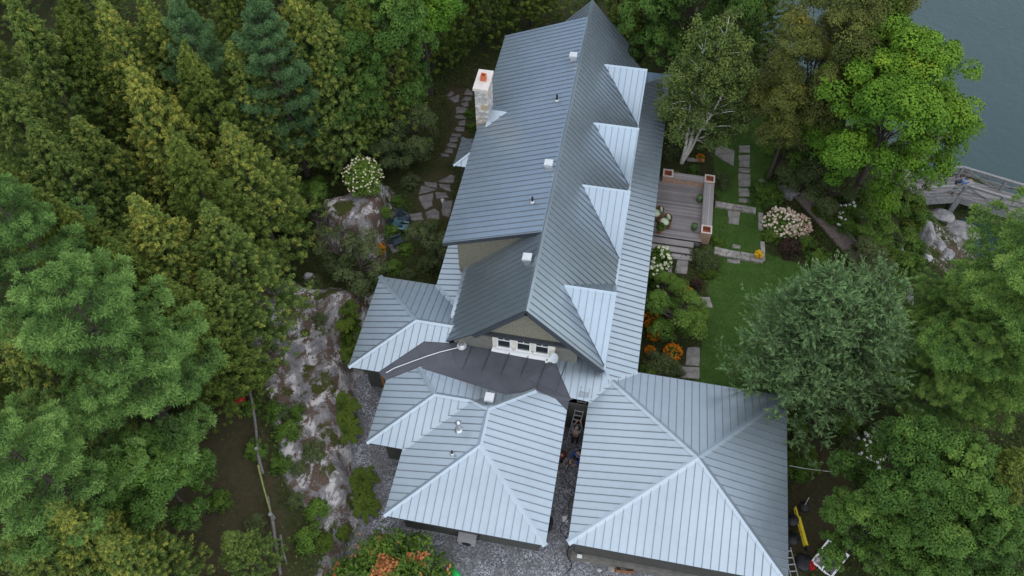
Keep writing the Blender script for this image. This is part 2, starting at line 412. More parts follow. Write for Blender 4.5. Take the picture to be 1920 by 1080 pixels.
# --- low slope membrane roof between the wings
mb = MB(); fz = .03
o1 = tuple(f1[0]-np.array((0, 0, fz))); o2 = (W2x, 5.25, ZE-fz)
p1 = tuple(f1[1]-np.array((0, 0, fz))); p2 = tuple(f1[2]-np.array((0, 0, fz)))
top = 3.22
pts = [o1, o2, (q2[0]+.1, q2[1]-.15, q2[2]-.03), (bq[0], bq[1]-.2, bq[2]-.03), (c3[0][0]+.05, c3[0][1]-.1, c3[0][2]-.03), (c3[1][0]-.1, c3[1][1]-.1, c3[1][2]-.02), (c3[2][0], c3[2][1]-.1, c3[2][2]-.01),
       (W3[1]-.0, YE-.1, ZE-.02), (-.72, YE+.03, ZE-.035), (-1.55, 7.7, 3.12), (-1.55, 8.0, 3.18), (-6.9, 8.0, top), (-6.9, 7.7, top), p2, p1, (-6.5, 6.4, top-.05), (-3.0, 6.4, top-.03)]
mb.add(pts, [(0, 1, 2, 14), (2, 15, 13, 14), (2, 3, 15), (15, 3, 16), (3, 4, 16), (4, 5, 8, 16), (5, 6, 7, 8), (16, 8, 9), (15, 16, 9, 12), (12, 9, 10, 11), (15, 12, 13)])
mb.add([(x, y, z) for x, y, z in [o1, o2]]+[(x, y, z-.14) for x, y, z in [o1, o2]], [(0, 2, 3, 1)])
a7 = [(c3[2][0], c3[2][1]-.1, c3[2][2]-.01), (W3[1], YE-.1, ZE-.02), (-1.0, YE, ZE-.01)]
mb.add(a7+[(x, y, z-.2) for x, y, z in a7], [(0, 1, 4, 3), (1, 2, 5, 4)])
for k in range(8):      # lapped membrane sheets
    x = -8.1+k*.93
    if k: mb.bar((x+.25, 7.6, top+.006), (x, 5.95, top-.052), .035, .016, mi=1)
mb.build('flat_roof', [M['membrane'], M['fascia']], house)
# --- gable front
GYW = YF+.45
mb = MB()
zt = zM-.18
mb.add([(xM-2.15, GYW-.12, 5.02), (xM+2.15, GYW-.12, 5.02), (xM, GYW-.12, zt-.1), (xM-2.15, GYW, 5.02), (xM+2.15, GYW, 5.02), (xM, GYW, zt-.1)], [(0, 1, 2), (3, 0, 2, 5), (1, 4, 5, 2)])
mb.build('gable_wall', M['shingle'], house)
mb = MB(); mb.box((xM-.15, GYW-.20, 4.93), (4.6, .20, .16)); mb.build('gable_trim', M['fascia'], house)
bl, br = at(922, 657, 3.14), at(1041, 675, 3.14)
x0, x1 = bl[0]+.03, br[0]-.03; yw = (bl[1]+br[1])/2
mb = MB(); mb.box(((x0+x1)/2, yw+.16, 4.0), (x1-x0, .18, 1.75)); mb.build('wall', M['cream'], house)
mb = MB()
mb.add([(x0, yw+.06, 3.36), (x1, yw+.06, 3.36), (x1+.03, yw-.12, 3.14), (x0-.06, yw-.12, 3.14), (x0, yw+.06, 3.14), (x1, yw+.06, 3.14)], [(0, 3, 2, 1), (0, 4, 3), (1, 2, 5)])
mb.build('skirt_board', M['white'], house)
for px in (938, 983, 1018):
    pass
for wx in (.19, .50, .79):
    cx = x0+(x1-x0)*wx; wf = empty('window', (cx, yw+.05, 4.05)); wf.parent = house
    mb = MB(); W, H = .66, .98
    mb.box((0, -.015, 0), (W-.1, .02, H-.1)); mb.build('pane', M['glass'], wf)
    mb = MB()
    for sx_ in (-1, 1): mb.box((sx_*W/2, -.03, 0), (.09, .07, H+.09))
    for sz in (-1, 1): mb.box((0, -.032, sz*H/2), (W+.09, .08, .09))
    mb.box((0, -.03, .17), (W, .05, .055)); mb.box((0, -.031, .34), (.045, .045, .3)); mb.box((0, -.07, -H/2-.06), (W+.2, .14, .06))
    mb.build('frame', M['white'], wf)
# bargeboards of the front gable and side returns
mb = MB()
def rake(xa_, xb_, y, t=.0, h=.24):
    mb.bar((xa_, y, zs(xa_)-.13-t), (xb_, y, zs(xb_)-.13-t), .05, h, up=(0, 0, 1))
rake(xM, KR-.02, YF-.028); rake(xM, -5.75, YF-.028)
mb.build('bargeboard', M['fascia'], house)
for V_, F_ in (([(x1, GYW, zs(x1)-.15), (x1, GYW, 2.9), (KR-1.3, GYW, 2.9), (KR-1.3, GYW, zs(KR-1.3)-.15)], (0, 1, 2, 3)),
               ([(x0, GYW, zs(x0)-.15), (x0, GYW, 2.9), (-6.9, GYW, 2.9), (-6.9, GYW, zs(-6.9)-.15)], (0, 3, 2, 1))):   # walls either side of the windows
    mb = MB(); mb.add(V_, [F_]); mb.build('side_wall', M['wall'], house)
mb = MB(); mb.add([(KR-.3, YB-.4, 2), (xM, YB-.4, zM-.15), (XLk+.3, YB-.4, zs(XLk+.3)-.1), (XLk+.3, YB-.4, 0), (KR-.3, YB-.4, 0)], [(0, 1, 2, 3, 4)]); mb.build('gable_wall', M['shingle'], house)
# --- ground floor walls
mb = MB(); IN = .55
def walls(x0_, x1_, y0_, y1_, z1=ZE-.08, z0=-1.6):
    mb.add([(x0_, y0_, z0), (x1_, y0_, z0), (x1_, y1_, z0), (x0_, y1_, z0), (x0_, y0_, z1), (x1_, y0_, z1), (x1_, y1_, z1), (x0_, y1_, z1)],
           [(0, 1, 5, 4), (1, 2, 6, 5), (2, 3, 7, 6), (3, 0, 4, 7)])
walls(W3[0]+IN, W3[1]-IN+.25, W3[2]+IN, 5.6); walls(W2x+IN, W3[0]+IN+.3, W2y+IN, 5.2); walls(W1x+IN, -7.1, W1y0+IN, W1y1-IN)
walls(-7.3, XR-.9, 5.75, 29.0, 2.75)
mb.build('wall', M['darkwall'], house)
mb = MB(); walls(.35, GX-.4, GY0+.28, GY1-.4); mb.build('garage_wall', M['darkwall'], house)
mb = MB()
mb.box((GX/2, GY0+.24, .15), (GX-.5, .16, 1.2)); mb.build('foundation', M['block'], house)
# small window of wing three front, and of wing two
wf = empty('window', (at_y(823, 995, W3[2]+IN)[0], W3[2]+IN-.03, 1.75)); wf.parent = house
mb = MB(); mb.box((0, 0, 0), (1.0, .03, .6)); mb.build('pane', M['glass'], wf)
mb = MB()
for s_ in (-1, 0, 1): mb.box((s_*.54, -.02, 0), (.07, .06, .72))
for s_ in (-1, 1): mb.box((0, -.022, s_*.34), (1.15, .07, .08))
mb.build('frame', M['white'], wf)
wf = empty('window', (W3[0]+IN-.45, 1.97+IN-.03, 1.5)); wf.parent = house
mb = MB(); mb.box((0, 0, 0), (.5, .03, .6)); mb.build('pane', M['glass'], wf)
mb = MB()
for s_ in (-1, 1): mb.box((s_*.28, -.02, 0), (.07, .06, .72))
for s_ in (-1, 1): mb.box((0, -.022, s_*.34), (.6, .07, .08))
mb.build('frame', M['white'], wf)
# --- bay roof on the left side
ZB = 2.7
b0, b1, b2 = at(848, 310, ZB), at(868, 258, ZB), at(872, 314, ZB)
yb0, yb1 = b0[1], b1[1]; xb = (b0[0]+b1[0])/2; hb = .42
hA = (xb+.95, yb0+.95, ZB+hb); hB = (xb+.95, yb1-.95, ZB+hb); e0 = (-7.4, yb0+.95, ZB+hb); e1 = (-7.4, yb1-.95, ZB+hb)
q = [(xb, yb0, ZB), (xb, yb1, ZB)]
roof_plane('bay_roof', [q[0], hA, hB, q[1]], house, phase=.1)
roof_plane('bay_roof', [q[0], (-7.4, yb0, ZB), e0, hA], house, phase=.1)
roof_plane('bay_roof', [q[1], hB, e1, (-7.4, yb1, ZB)], house)
caps('hip_cap', [(q[0], hA, unit((-.44, 0, 1)), unit((0, -.44, 1))), (q[1], hB, unit((-.44, 0, 1)), unit((0, .44, 1)))], house, .10)
mb = MB(); walls(xb+.35, -7.5, yb0+.35, yb1-.35, ZB-.05); mb.build('bay_wall', M['darkwall'], house)
# --- stone chimney with its cricket
ch = empty('chimney', (0, 0, 0)); ch.parent = house
ZC = 8.35
cq = [at(886, 166, ZC), at(915, 170, ZC), at(925, 133, ZC), at(898, 129, ZC)]
cx0, cx1 = (cq[0][0]+cq[3][0])/2, (cq[1][0]+cq[2][0])/2; cy0, cy1 = (cq[0][1]+cq[1][1])/2, (cq[2][1]+cq[3][1])/2
mb = MB(); mb.box(((cx0+cx1)/2, (cy0+cy1)/2, 3.9), (cx1-cx0-.16, cy1-cy0-.16, 8.6)); mb.build('stack', M['chimney'], ch)
mb = MB(); mb.box(((cx0+cx1)/2, (cy0+cy1)/2, ZC-.08), (cx1-cx0, cy1-cy0, .16)); mb.build('cap', M['capstone'], ch)
mb = MB(); fx, fy = (cx0+cx1)/2+.02, (cy0+cy1)/2+.0
for a_, b_, c_ in ((fx-.12, fy, (.05, .29, .34)), (fx+.12, fy, (.05, .29, .34)), (fx, fy-.12, (.19, .05, .34)), (fx, fy+.12, (.19, .05, .34))): mb.box((a_, b_, ZC+.17), c_)
mb.box((fx, fy, ZC+.03), (.2, .2, .05), mi=1)
mb.build('flue', [M['clay'], M['black']], ch)
ca = on(952, 210, (xM, 0, zM), nSh); top_ = np.array((cx1-.1, ca[1], ca[2]+.02)); c_f = on(909, 241, (xM, 0, zM), nSh)
c_b = np.array((c_f[0], 2*ca[1]-c_f[1], c_f[2]))
roof_plane('cricket', [tuple(ca), tuple(top_), tuple(c_f)], house, seams=False, thick=.03)
roof_plane('cricket', [tuple(ca), tuple(c_b), tuple(top_)], house, seams=False, thick=.03)
# --- roof vents, pipes
def vent(P, nrm):
    v = empty('roof_vent', tuple(P)); v.parent = house
    t = math.atan2(nrm[0], nrm[2])
    mb = MB(); mb.box((0, 0, .12), (.28, .30, .36)); mb.build('base', M['alu'], v)
    mb = MB(); mb.box((0, 0, .36), (.42, .44, .15)); mb.box((0, 0, .445), (.34, .36, .03)); mb.build('hood', M['alu'], v)
    v.rotation_euler.y = t*.15
for px, py, P, nn in ((1075, 114, (xM, 0, zM), nSh), (1029, 316, (xM, 0, zM), nSh), (990, 492, (xM, 0, zM), nL)):
    vent(on(px, py, P, nn), nn)
vent(on(918, 752, V2, nb), nb)
def pipe(P, h, r=.055, mt='black', parent=house):
    v = empty('vent_pipe', tuple(P)); v.parent = parent
    mb = MB(); mb.tube([(0, 0, -.1), (0, 0, h)], r, 10); mb.build('pipe', M[mt], v)
    mb = MB(); mb.tube([(0, 0, -.06), (0, 0, .05), (0, 0, .09)], [r*2.6, r*2.2, r*1.2], 12); mb.build('boot', M['alu'], v)
    return v
pipe(on(1044, 189, (xM, 0, zM), nSh), .42); pipe(on(998, 379, (xM, 0, zM), nSh), .35); pipe(on(848, 851, (W3[0], 0, ZE), n3l), .30, .05)
fl = empty('flue_pipe', tuple(on(861, 806, (W3[0], 0, ZE), n3l))); fl.parent = house
mb = MB(); mb.tube([(0, 0, -.1), (0, 0, .62)], .10, 14); mb.build('pipe', M['galv'], fl)
mb = MB(); mb.tube([(0, 0, .64), (0, 0, .72), (0, 0, .74), (0, 0, .80)], [.125, .125, .15, .06], 14); mb.build('cap', M['galv'], fl)
mb = MB(); mb.tube([(0, 0, -.08), (0, 0, .03), (0, 0, .09)], [.24, .2, .12], 14); mb.build('flashing_cone', M['galv'], fl)
# orange wooden posts under the gap between wings
M['cedarwood'] = simple('cedar_timber', (.36, .16, .05), .7, 0, .25, 6)
mb = MB(); e_ = at(712, 708, 1.8)
mb.box((e_[0], e_[1]+.3, .9), (.16, .16, 2.2)); mb.box((e_[0]+.45, e_[1]+.35, .9), (.14, .14, 2.2)); mb.box((e_[0]+.25, e_[1]+.32, 1.0), (.7, .12, .12)); mb.bar((e_[0], e_[1]+.3, .4), (e_[0]+.3, e_[1]+.32, 1.7), .12, .12)
mb.build('porch_post', M['cedarwood'], house)
# ================================================================== TERRAIN
def seg_dist(X, Y, poly, closed=True):
    d = np.full(X.shape, 1e9); n_ = len(poly)
    for i in range(n_ if closed else n_-1):
        ax, ay = poly[i][:2]; bx, by = poly[(i+1) % n_][:2]; dx, dy = bx-ax, by-ay
        t = np.clip(((X-ax)*dx+(Y-ay)*dy)/(dx*dx+dy*dy+1e-9), 0, 1)
        d = np.minimum(d, np.hypot(X-ax-t*dx, Y-ay-t*dy))
    return d
def inside(X, Y, poly):
    r = np.zeros(X.shape, bool); n_ = len(poly)
    for i in range(n_):
        ax, ay = poly[i][:2]; bx, by = poly[(i+1) % n_][:2]
        c = ((ay > Y) != (by > Y)) & (X < (bx-ax)*(Y-ay)/(by-ay+1e-12)+ax); r ^= c
    return r
def sdf(X, Y, poly): d = seg_dist(X, Y, poly); return np.where(inside(X, Y, poly), d, -d)
def P2(lst, z=0.0): return [tuple(at(a, b_, z)[:2]) for a, b_ in lst]
def sstep(a, b_, x): t = np.clip((x-a)/(b_-a), 0, 1); return t*t*(3-2*t)
_rs = np.random.RandomState(5)
def vnoise(X, Y, scale, seed=0, octv=4):
    out = np.zeros(X.shape); amp = 1.0; tot = 0
    for o in range(octv):
        r = np.random.RandomState(seed*31+o); T = r.rand(64, 64); x = X/scale*2**o+o*7.3; y = Y/scale*2**o+o*3.1
        xi = np.floor(x).astype(int); yi = np.floor(y).astype(int); fx = x-xi; fy = y-yi; fx = fx*fx*(3-2*fx); fy = fy*fy*(3-2*fy)
        g = lambda i, j: T[i % 64, j % 64]
        v = (g(xi, yi)*(1-fx)+g(xi+1, yi)*fx)*(1-fy)+(g(xi, yi+1)*(1-fx)+g(xi+1, yi+1)*fx)*fy
        out += amp*v; tot += amp; amp *= .5
    return out/tot-.5
ZW = -2.6
# water edge, walked from the far back of the lot to the near right
shore = [(8, 120), (9, 75)]+[tuple(at(a, b_, ZW)[:2]) for a, b_ in ((1428, 60), (1462, 105), (1600, 250), (1735, 330), (1800, 316), (1860, 330))]+[(25.5, 26.5), (25.5, 24.8)]+[tuple(at(a, b_, ZW)[:2]) for a, b_ in ((1850, 400), (1800, 425), (1810, 470), (1880, 500))]+[(40, 21), (120, 18)]
water_poly = shore+[(600, 18), (600, 600), (8, 600)]
rock_edge = P2([(705, 545), (668, 590), (640, 640), (655, 720), (652, 800), (668, 900), (672, 990), (640, 1090)], .6)   # foot of the rock ledge along the gravel
ledge_poly = rock_edge+[(-14, -30), (-120, -30), (-120, 11), (-17, 11.5)]
hump = P2([(588, 352), (640, 340), (690, 300), (718, 320), (716, 370), (694, 430), (650, 420), (600, 405)], 2.4)
LAWN = P2([(1338, 265), (1380, 250), (1440, 205), (1475, 250), (1430, 345), (1430, 470), (1560, 520), (1540, 760), (1300, 730), (1305, 690), (1330, 600), (1325, 480), (1338, 380)])
GRAVEL = P2([(668, 700), (720, 690), (900, 720), (1120, 730), (1110, 1010), (1300, 1060), (1500, 1110), (1300, 1300), (700, 1300), (650, 1040), (678, 980), (655, 840)])
ROCK = P2([(545, 500), (620, 520), (700, 560), (676, 660), (668, 760), (650, 800), (660, 900), (640, 960), (600, 985), (535, 900), (510, 740), (465, 640), (455, 570)], 1.6)
CLEAR = P2([(380, 770), (450, 740), (500, 800), (520, 900), (540, 1090), (300, 1090), (310, 900)], 1.6)
CLEAR2 = P2([(1490, 800), (1590, 860), (1590, 990), (1500, 1080), (1470, 1080)])
PATHM = P2([(790, 330), (850, 320), (850, 410), (780, 420)]); PATHN = P2([(835, 160), (890, 165), (880, 215), (868, 300), (822, 300), (850, 230)])
SHORE_ROCK = P2([(1700, 410), (1740, 400), (1820, 430), (1850, 500), (1800, 540), (1740, 500), (1700, 450)], -1.8)
def ground_z(X, Y):
    X = np.asarray(X, float); Y = np.asarray(Y, float)
    w_ = sdf(X, Y, water_poly)
    z = -2.6*sstep(-7.5, 0, w_)-1.6*sstep(0, 9, w_)-3*sstep(9, 40, w_)
    e = sdf(X, Y, ledge_poly)+.6*vnoise(X, Y, 1.7, 3)
    z = z+1.35*sstep(-.1, 1.0, e)+.9*sstep(1, 7, e)+.5*sstep(8, 20, e)
    rk = np.clip(sdf(X, Y, ROCK)+.3, 0, 1)
    z = z+rk*(.55*vnoise(X, Y, 1.3, 8)+.25*np.abs(vnoise(X, Y, .5, 9)))
    h_ = sdf(X, Y, hump)+.35*vnoise(X, Y, 1.2, 4)
    z = z+1.7*sstep(-.2, .45, h_)+.3*sstep(.5, 2, h_)+np.where(h_ > 0, .35*vnoise(X, Y, .9, 6), 0)
    back = sstep(30, 50, Y)*sstep(6, -6, X)
    z = z+1.0*back*sstep(-10, -30, X)
    sr = sdf(X, Y, SHORE_ROCK); z = z+np.clip(sr+.2, 0, 1)*(.9*vnoise(X, Y, 1.4, 12)+.35)
    z = z+np.where((e > -.5) | (w_ > -8), .16*vnoise(X, Y, 3, 2), .03*vnoise(X, Y, 2, 2))
    return z
def gz(x, y): return float(ground_z(np.array([x]), np.array([y]))[0])
def axis(a, b_, step, lo, hi, k):
    f = list(np.arange(a, b_, step)); l = []; x = a; s = step
    while x > lo: s *= k; x -= s; l.append(x)
    h = []; x = f[-1]; s = step
    while x < hi: s *= k; x += s; h.append(x)
    return np.array(l[::-1]+f+h)
ax_ = axis(-50, 32, .22, -420, 420, 1.25); ay_ = axis(-10, 54, .22, -300, 700, 1.25)
GXm, GYm = np.meshgrid(ax_, ay_); GZm = ground_z(GXm, GYm)
far = np.maximum(np.maximum(-50-GXm, GXm-32), np.maximum(-10-GYm, GYm-54))
nx, ny = len(ax_), len(ay_)
def grid_mesh(name, X, Y, Z):
    ny_, nx_ = X.shape; me = bpy.data.meshes.new(name)
    co = np.stack([X, Y, Z], -1).reshape(-1, 3); i = np.arange(ny_*nx_).reshape(ny_, nx_)
    q_ = np.stack([i[:-1, :-1], i[:-1, 1:], i[1:, 1:], i[1:, :-1]], -1).reshape(-1)
    me.vertices.add(len(co)); me.vertices.foreach_set('co', co.ravel()); nf = len(q_)//4
    me.loops.add(len(q_)); me.loops.foreach_set('vertex_index', q_); me.polygons.add(nf)
    me.polygons.foreach_set('loop_start', np.arange(0, nf*4, 4)); me.polygons.foreach_set('use_smooth', np.ones(nf, bool))
    me.update(calc_edges=True); return me
me = grid_mesh('ground', GXm, GYm, GZm)
def vattr(me, name, val):
    a = me.attributes.new(name, 'FLOAT', 'POINT'); a.data.foreach_set('value', np.asarray(val, np.float32).ravel())
vattr(me, 'lawn', np.clip(sdf(GXm, GYm, LAWN), -2, 2)); vattr(me, 'gravel', np.clip(sdf(GXm, GYm, GRAVEL), -2, 2))
rr = np.maximum(np.maximum(sdf(GXm, GYm, ROCK), sdf(GXm, GYm, hump)+.5), sdf(GXm, GYm, SHORE_ROCK))
edge = sdf(GXm, GYm, ledge_poly); rr = np.maximum(rr, np.where(GYm < 12, .55-np.abs(edge-.35), -2))
vattr(me, 'rock', np.clip(rr, -2, 2))
vattr(me, 'bare', np.clip(np.maximum(np.maximum(sdf(GXm, GYm, CLEAR), sdf(GXm, GYm, CLEAR2)), np.maximum(sdf(GXm, GYm, PATHM), sdf(GXm, GYm, PATHN))), -2, 2))
vattr(me, 'shore', np.clip(sdf(GXm, GYm, water_poly), -2, 2))
m, n, b = new_mat('terrain'); co = objco(n)
def at_(name): x = N(n, 'ShaderNodeAttribute', attribute_name=name); return x.outputs['Fac']
nz = noise(n, .9, 6, .65, co); nf_ = noise(n, 5, 6, .7, co); ng = noise(n, 22, 4, .7, co); nl = noise(n, .35, 3, .5, co)
def mask(name, amt=.9, soft=.12, off=0.0):
    f = math_(n, 'ADD', at_(name), math_(n, 'MULTIPLY', math_(n, 'SUBTRACT', nz.outputs['Fac'], .5), amt))
    f = math_(n, 'ADD', f, math_(n, 'MULTIPLY', math_(n, 'SUBTRACT', nf_.outputs['Fac'], .5), amt*.6))
    return ramp(n, math_(n, 'ADD', f, .5+off), [(.5-soft, 0), (.5+soft, 1)]).outputs[0]
forest = ramp(n, math_(n, 'ADD', math_(n, 'MULTIPLY', nf_.outputs['Fac'], .55), math_(n, 'MULTIPLY', nz.outputs['Fac'], .45)), [(.32, (0.014, 0.019, 0.007)), (.5, (0.038, 0.045, 0.015)), (.66, (0.061, 0.041, 0.022))])
lawn = ramp(n, math_(n, 'ADD', math_(n, 'MULTIPLY', ng.outputs['Fac'], .5), math_(n, 'MULTIPLY', nz.outputs['Fac'], .5)), [(.3, (0.029, 0.064, 0.012)), (.48, (0.056, 0.116, 0.023)), (.6, (0.079, 0.131, 0.031)), (.75, (0.131, 0.166, 0.046))])
bare = ramp(n, math_(n, 'ADD', math_(n, 'MULTIPLY', nf_.outputs['Fac'], .5), math_(n, 'MULTIPLY', ng.outputs['Fac'], .5)), [(.3, (0.027, 0.026, 0.012)), (.48, (0.051, 0.045, 0.022)), (.62, (0.068, 0.051, 0.027)), (.75, (0.162, 0.115, 0.068))])
vg = N(n, 'ShaderNodeTexVoronoi'); vg.inputs['Scale'].default_value = 17; n.links.new(co, vg.inputs['Vector'])
sg = N(n, 'ShaderNodeSeparateColor'); n.links.new(vg.outputs['Color'], sg.inputs[0])
gr0 = ramp(n, sg.outputs[0], [(0, (.08, .08, .088)), (.4, (.20, .20, .215)), (.75, (.33, .33, .35)), (1, (.56, .56, .58))])
grv = mix(n, math_(n, 'MULTIPLY', ramp(n, nz.outputs['Fac'], [(.42, 0), (.6, .75)]).outputs[0], 1.0), gr0.outputs[0], (.15, .145, .14))
mp = N(n, 'ShaderNodeMapping'); mp.inputs['Scale'].default_value = (1.15, .9, 1.1); mp.inputs['Rotation'].default_value = (0, 0, .35); n.links.new(co, mp.inputs[0])
rs_ = noise(n, .75, 9, .74, mp.outputs[0], .45); rs2 = noise(n, 1.1, 8, .74, mp.outputs[0], .4)
rock = ramp(n, rs_.outputs['Fac'], [(.30, (.045, .042, .042)), (.40, (.14, .135, .135)), (.49, (.22, .205, .20)), (.53, (.26, .24, .23)), (.55, (.46, .43, .41)), (.65, (.56, .52, .50)), (.68, (.24, .225, .215))])
litter = ramp(n, ng.outputs['Fac'], [(.35, (.05, .036, .026)), (.6, (.15, .105, .08))])
moss = ramp(n, ng.outputs['Fac'], [(.35, (.028, .034, .008)), (.65, (.075, .080, .020))])
rk2 = mix(n, ramp(n, rs2.outputs['Fac'], [(.50, 0), (.53, 1)]).outputs[0], rock.outputs[0], litter.outputs[0])
rk3 = mix(n, ramp(n, nz.outputs['Fac'], [(.55, 0), (.60, 1)]).outputs[0], rk2, moss.outputs[0])
c = mix(n, mask('bare', 1.3, .25), forest.outputs[0], bare.outputs[0]); c = mix(n, mask('lawn', .5, .08), c, lawn.outputs[0])
c = mix(n, mask('rock', 1.4, .08, .05), c, rk3); c = mix(n, mask('gravel', .6, .1), c, grv)
sand = ramp(n, nf_.outputs['Fac'], [(.35, (.05, .048, .035)), (.6, (.17, .145, .095))])
c = mix(n, mask('shore', .5, .2, .25), c, sand.outputs[0])
n.links.new(c, b.inputs['Base Color']); b.inputs['Roughness'].default_value = .95; b.inputs['Specular IOR Level'].default_value = .15
bh = math_(n, 'ADD', math_(n, 'MULTIPLY', nf_.outputs['Fac'], .7), math_(n, 'ADD', math_(n, 'MULTIPLY', ng.outputs['Fac'], .3), math_(n, 'MULTIPLY', rs_.outputs['Fac'], 1.0)))
bump(n, b, bh, .8, .10)
ground = link('ground', me, m, kind='structure')
# lake
m, n, b = new_mat('lake_water'); co = objco(n)
a = noise(n, 1.6, 4, .6, co, .4); a2 = noise(n, .07, 3, .5, co)
r = ramp(n, a2.outputs['Fac'], [(.3, (.032, .068, .074)), (.7, (.046, .086, .088))]); n.links.new(r.outputs[0], b.inputs['Base Color'])
b.inputs['Roughness'].default_value = .12; b.inputs['Alpha'].default_value = .86; b.inputs['IOR'].default_value = 1.33
bump(n, b, a.outputs['Fac'], .35, .12)
mb = MB(); mb.add([(-10, 8, ZW), (600, 8, ZW), (600, 700, ZW), (-10, 700, ZW)], [(0, 1, 2, 3)]); mb.build('lake_water', m, kind='structure')
# ================================================================== FOLIAGE
def leaf_mat(name, cols, rough=.7, spec=.10, trans=.0):
    """leaf colour varies from leaf to leaf (the 'tint' of every leaf) and slightly from plant to plant"""
    m, n, b = new_mat(name); t = N(n, 'ShaderNodeAttribute', attribute_name='tint')
    oi = N(n, 'ShaderNodeObjectInfo')
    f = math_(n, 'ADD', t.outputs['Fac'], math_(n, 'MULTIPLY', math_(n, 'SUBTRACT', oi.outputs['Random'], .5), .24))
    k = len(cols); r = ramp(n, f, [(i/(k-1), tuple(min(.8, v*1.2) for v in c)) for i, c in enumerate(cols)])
    n.links.new(r.outputs[0], b.inputs['Base Color']); b.inputs['Roughness'].default_value = rough; b.inputs['Specular IOR Level'].default_value = spec
    return m
def leaf_mesh(name, C, Nn, L, Wd, tint, axis_=None, seed=0, jit=.5):
    """many small diamond leaves: centres C, facing Nn, length L, width Wd"""
    r = np.random.RandomState(seed); n_ = len(C)
    Nn = Nn+r.normal(0, jit, (n_, 3)); Nn /= np.linalg.norm(Nn, axis=1, keepdims=True)+1e-9
    if axis_ is None: axis_ = r.normal(0, 1, (n_, 3))
    U = axis_-Nn*np.sum(axis_*Nn, 1, keepdims=True); U /= np.linalg.norm(U, axis=1, keepdims=True)+1e-9
    V = np.cross(Nn, U); L = np.broadcast_to(L, n_)[:, None]; Wd = np.broadcast_to(Wd, n_)[:, None]
    co = np.stack([C-U*L*.5, C+V*Wd*.5+U*L*.05, C+U*L*.5, C-V*Wd*.5+U*L*.05], 1).reshape(-1, 3)
    me = bpy.data.meshes.new(name); me.vertices.add(n_*4); me.vertices.foreach_set('co', co.astype(np.float32).ravel())
    me.loops.add(n_*4); me.loops.foreach_set('vertex_index', np.arange(n_*4)); me.polygons.add(n_); me.polygons.foreach_set('loop_start', np.arange(0, n_*4, 4))
    me.update(calc_edges=True)
    a = me.attributes.new('tint', 'FLOAT', 'FACE'); a.data.foreach_set('value', np.clip(tint, 0, 1).astype(np.float32)); return me
def sph(r, n_):
    d = r.normal(0, 1, (n_, 3)); return d/np.linalg.norm(d, axis=1, keepdims=True)
def clumps_to_leaves(r, cc, cr, per, tintc, up=.5, shell=.55, tvar=.12, squash=.75):
    """cc clump centres, cr radii -> leaf centres, normals, tints; leaves sit near each clump's surface"""
    n_ = len(cc); d = sph(r, n_*per).reshape(n_, per, 3); d[..., 2] = np.where(d[..., 2] < -.35, -d[..., 2], d[..., 2])
    rad = shell+(1-shell)*r.rand(n_, per, 1)
    C = cc[:, None, :]+d*rad*cr[:, None, None]*np.array([1, 1, squash]); Nn = d+np.array([0, 0, up])
    T = tintc[:, None]+r.normal(0, tvar, (n_, per))
    return C.reshape(-1, 3), Nn.reshape(-1, 3), T.ravel()
M['bark'] = simple('grey_brown_bark', (.085, .07, .058), .9, 0, .35, 8, .15, .5)
M['birchbark'] = simple('white_birch_bark', (.62, .58, .52), .8, 0, .25, 7, .2, .3)
M['cedar'] = leaf_mat('cedar_foliage', [(.020, .034, .008), (.056, .092, .020), (.105, .146, .030), (.27, .255, .042)])
M['cedarg'] = leaf_mat('green_cedar_foliage', [(.018, .030, .006), (.050, .078, .013), (.085, .118, .020), (.15, .17, .030)])
M['pine'] = leaf_mat('pine_needles', [(.020, .040, .012), (.066, .125, .034), (.115, .205, .048), (.20, .30, .078)])
M['pineb'] = leaf_mat('blue_green_pine_needles', [(.018, .036, .015), (.056, .108, .042), (.092, .165, .060), (.15, .235, .095)])
M['pinef'] = leaf_mat('fresh_green_pine_needles', [(.020, .044, .012), (.066, .130, .032), (.118, .210, .042), (.23, .31, .065)])
M['larch'] = leaf_mat('larch_needles', [(.030, .052, .020), (.080, .132, .050), (.130, .205, .076), (.22, .305, .135)])
M['maple'] = leaf_mat('bright_maple_leaves', [(.020, .050, .008), (.055, .125, .013), (.115, .205, .018), (.30, .31, .022)])
M['mapled'] = leaf_mat('dark_maple_leaves', [(.014, .032, .008), (.042, .085, .016), (.075, .135, .024), (.13, .20, .034)])
M['birch'] = leaf_mat('birch_leaves', [(.026, .042, .013), (.072, .108, .028), (.13, .165, .036), (.25, .26, .045)])
M['ironwood'] = leaf_mat('mixed_autumn_green_leaves', [(.024, .032, .010), (.062, .075, .018), (.11, .120, .026), (.30, .23, .03)])
M['shrub'] = leaf_mat('shrub_leaves', [(.014, .030, .007), (.045, .085, .014), (.085, .145, .022), (.15, .21, .035)])
M['shrubd'] = leaf_mat('dull_shrub_leaves', [(.018, .026, .011), (.050, .068, .024), (.086, .108, .040), (.15, .165, .06)])
M['fern'] = leaf_mat('fern_fronds', [(.015, .028, .005), (.038, .064, .009), (.068, .098, .013), (.12, .15, .02)])
M['purple'] = leaf_mat('dark_bronze_leaves', [(.012, .009, .008), (.030, .019, .015), (.055, .033, .023), (.09, .05, .03)])
M['sumac'] = leaf_mat('red_tipped_leaves', [(.020, .045, .008), (.055, .105, .016), (.10, .15, .022), (.40, .13, .055)])
M['orange'] = leaf_mat('orange_petals', [(.30, .08, .004), (.48, .14, .006), (.62, .22, .01)])
M['whitef'] = leaf_mat('white_petals', [(.55, .52, .40), (.72, .70, .60), (.85, .84, .78)])
M['creamf'] = leaf_mat('cream_petals', [(.44, .40, .22), (.58, .53, .34), (.68, .62, .45)])
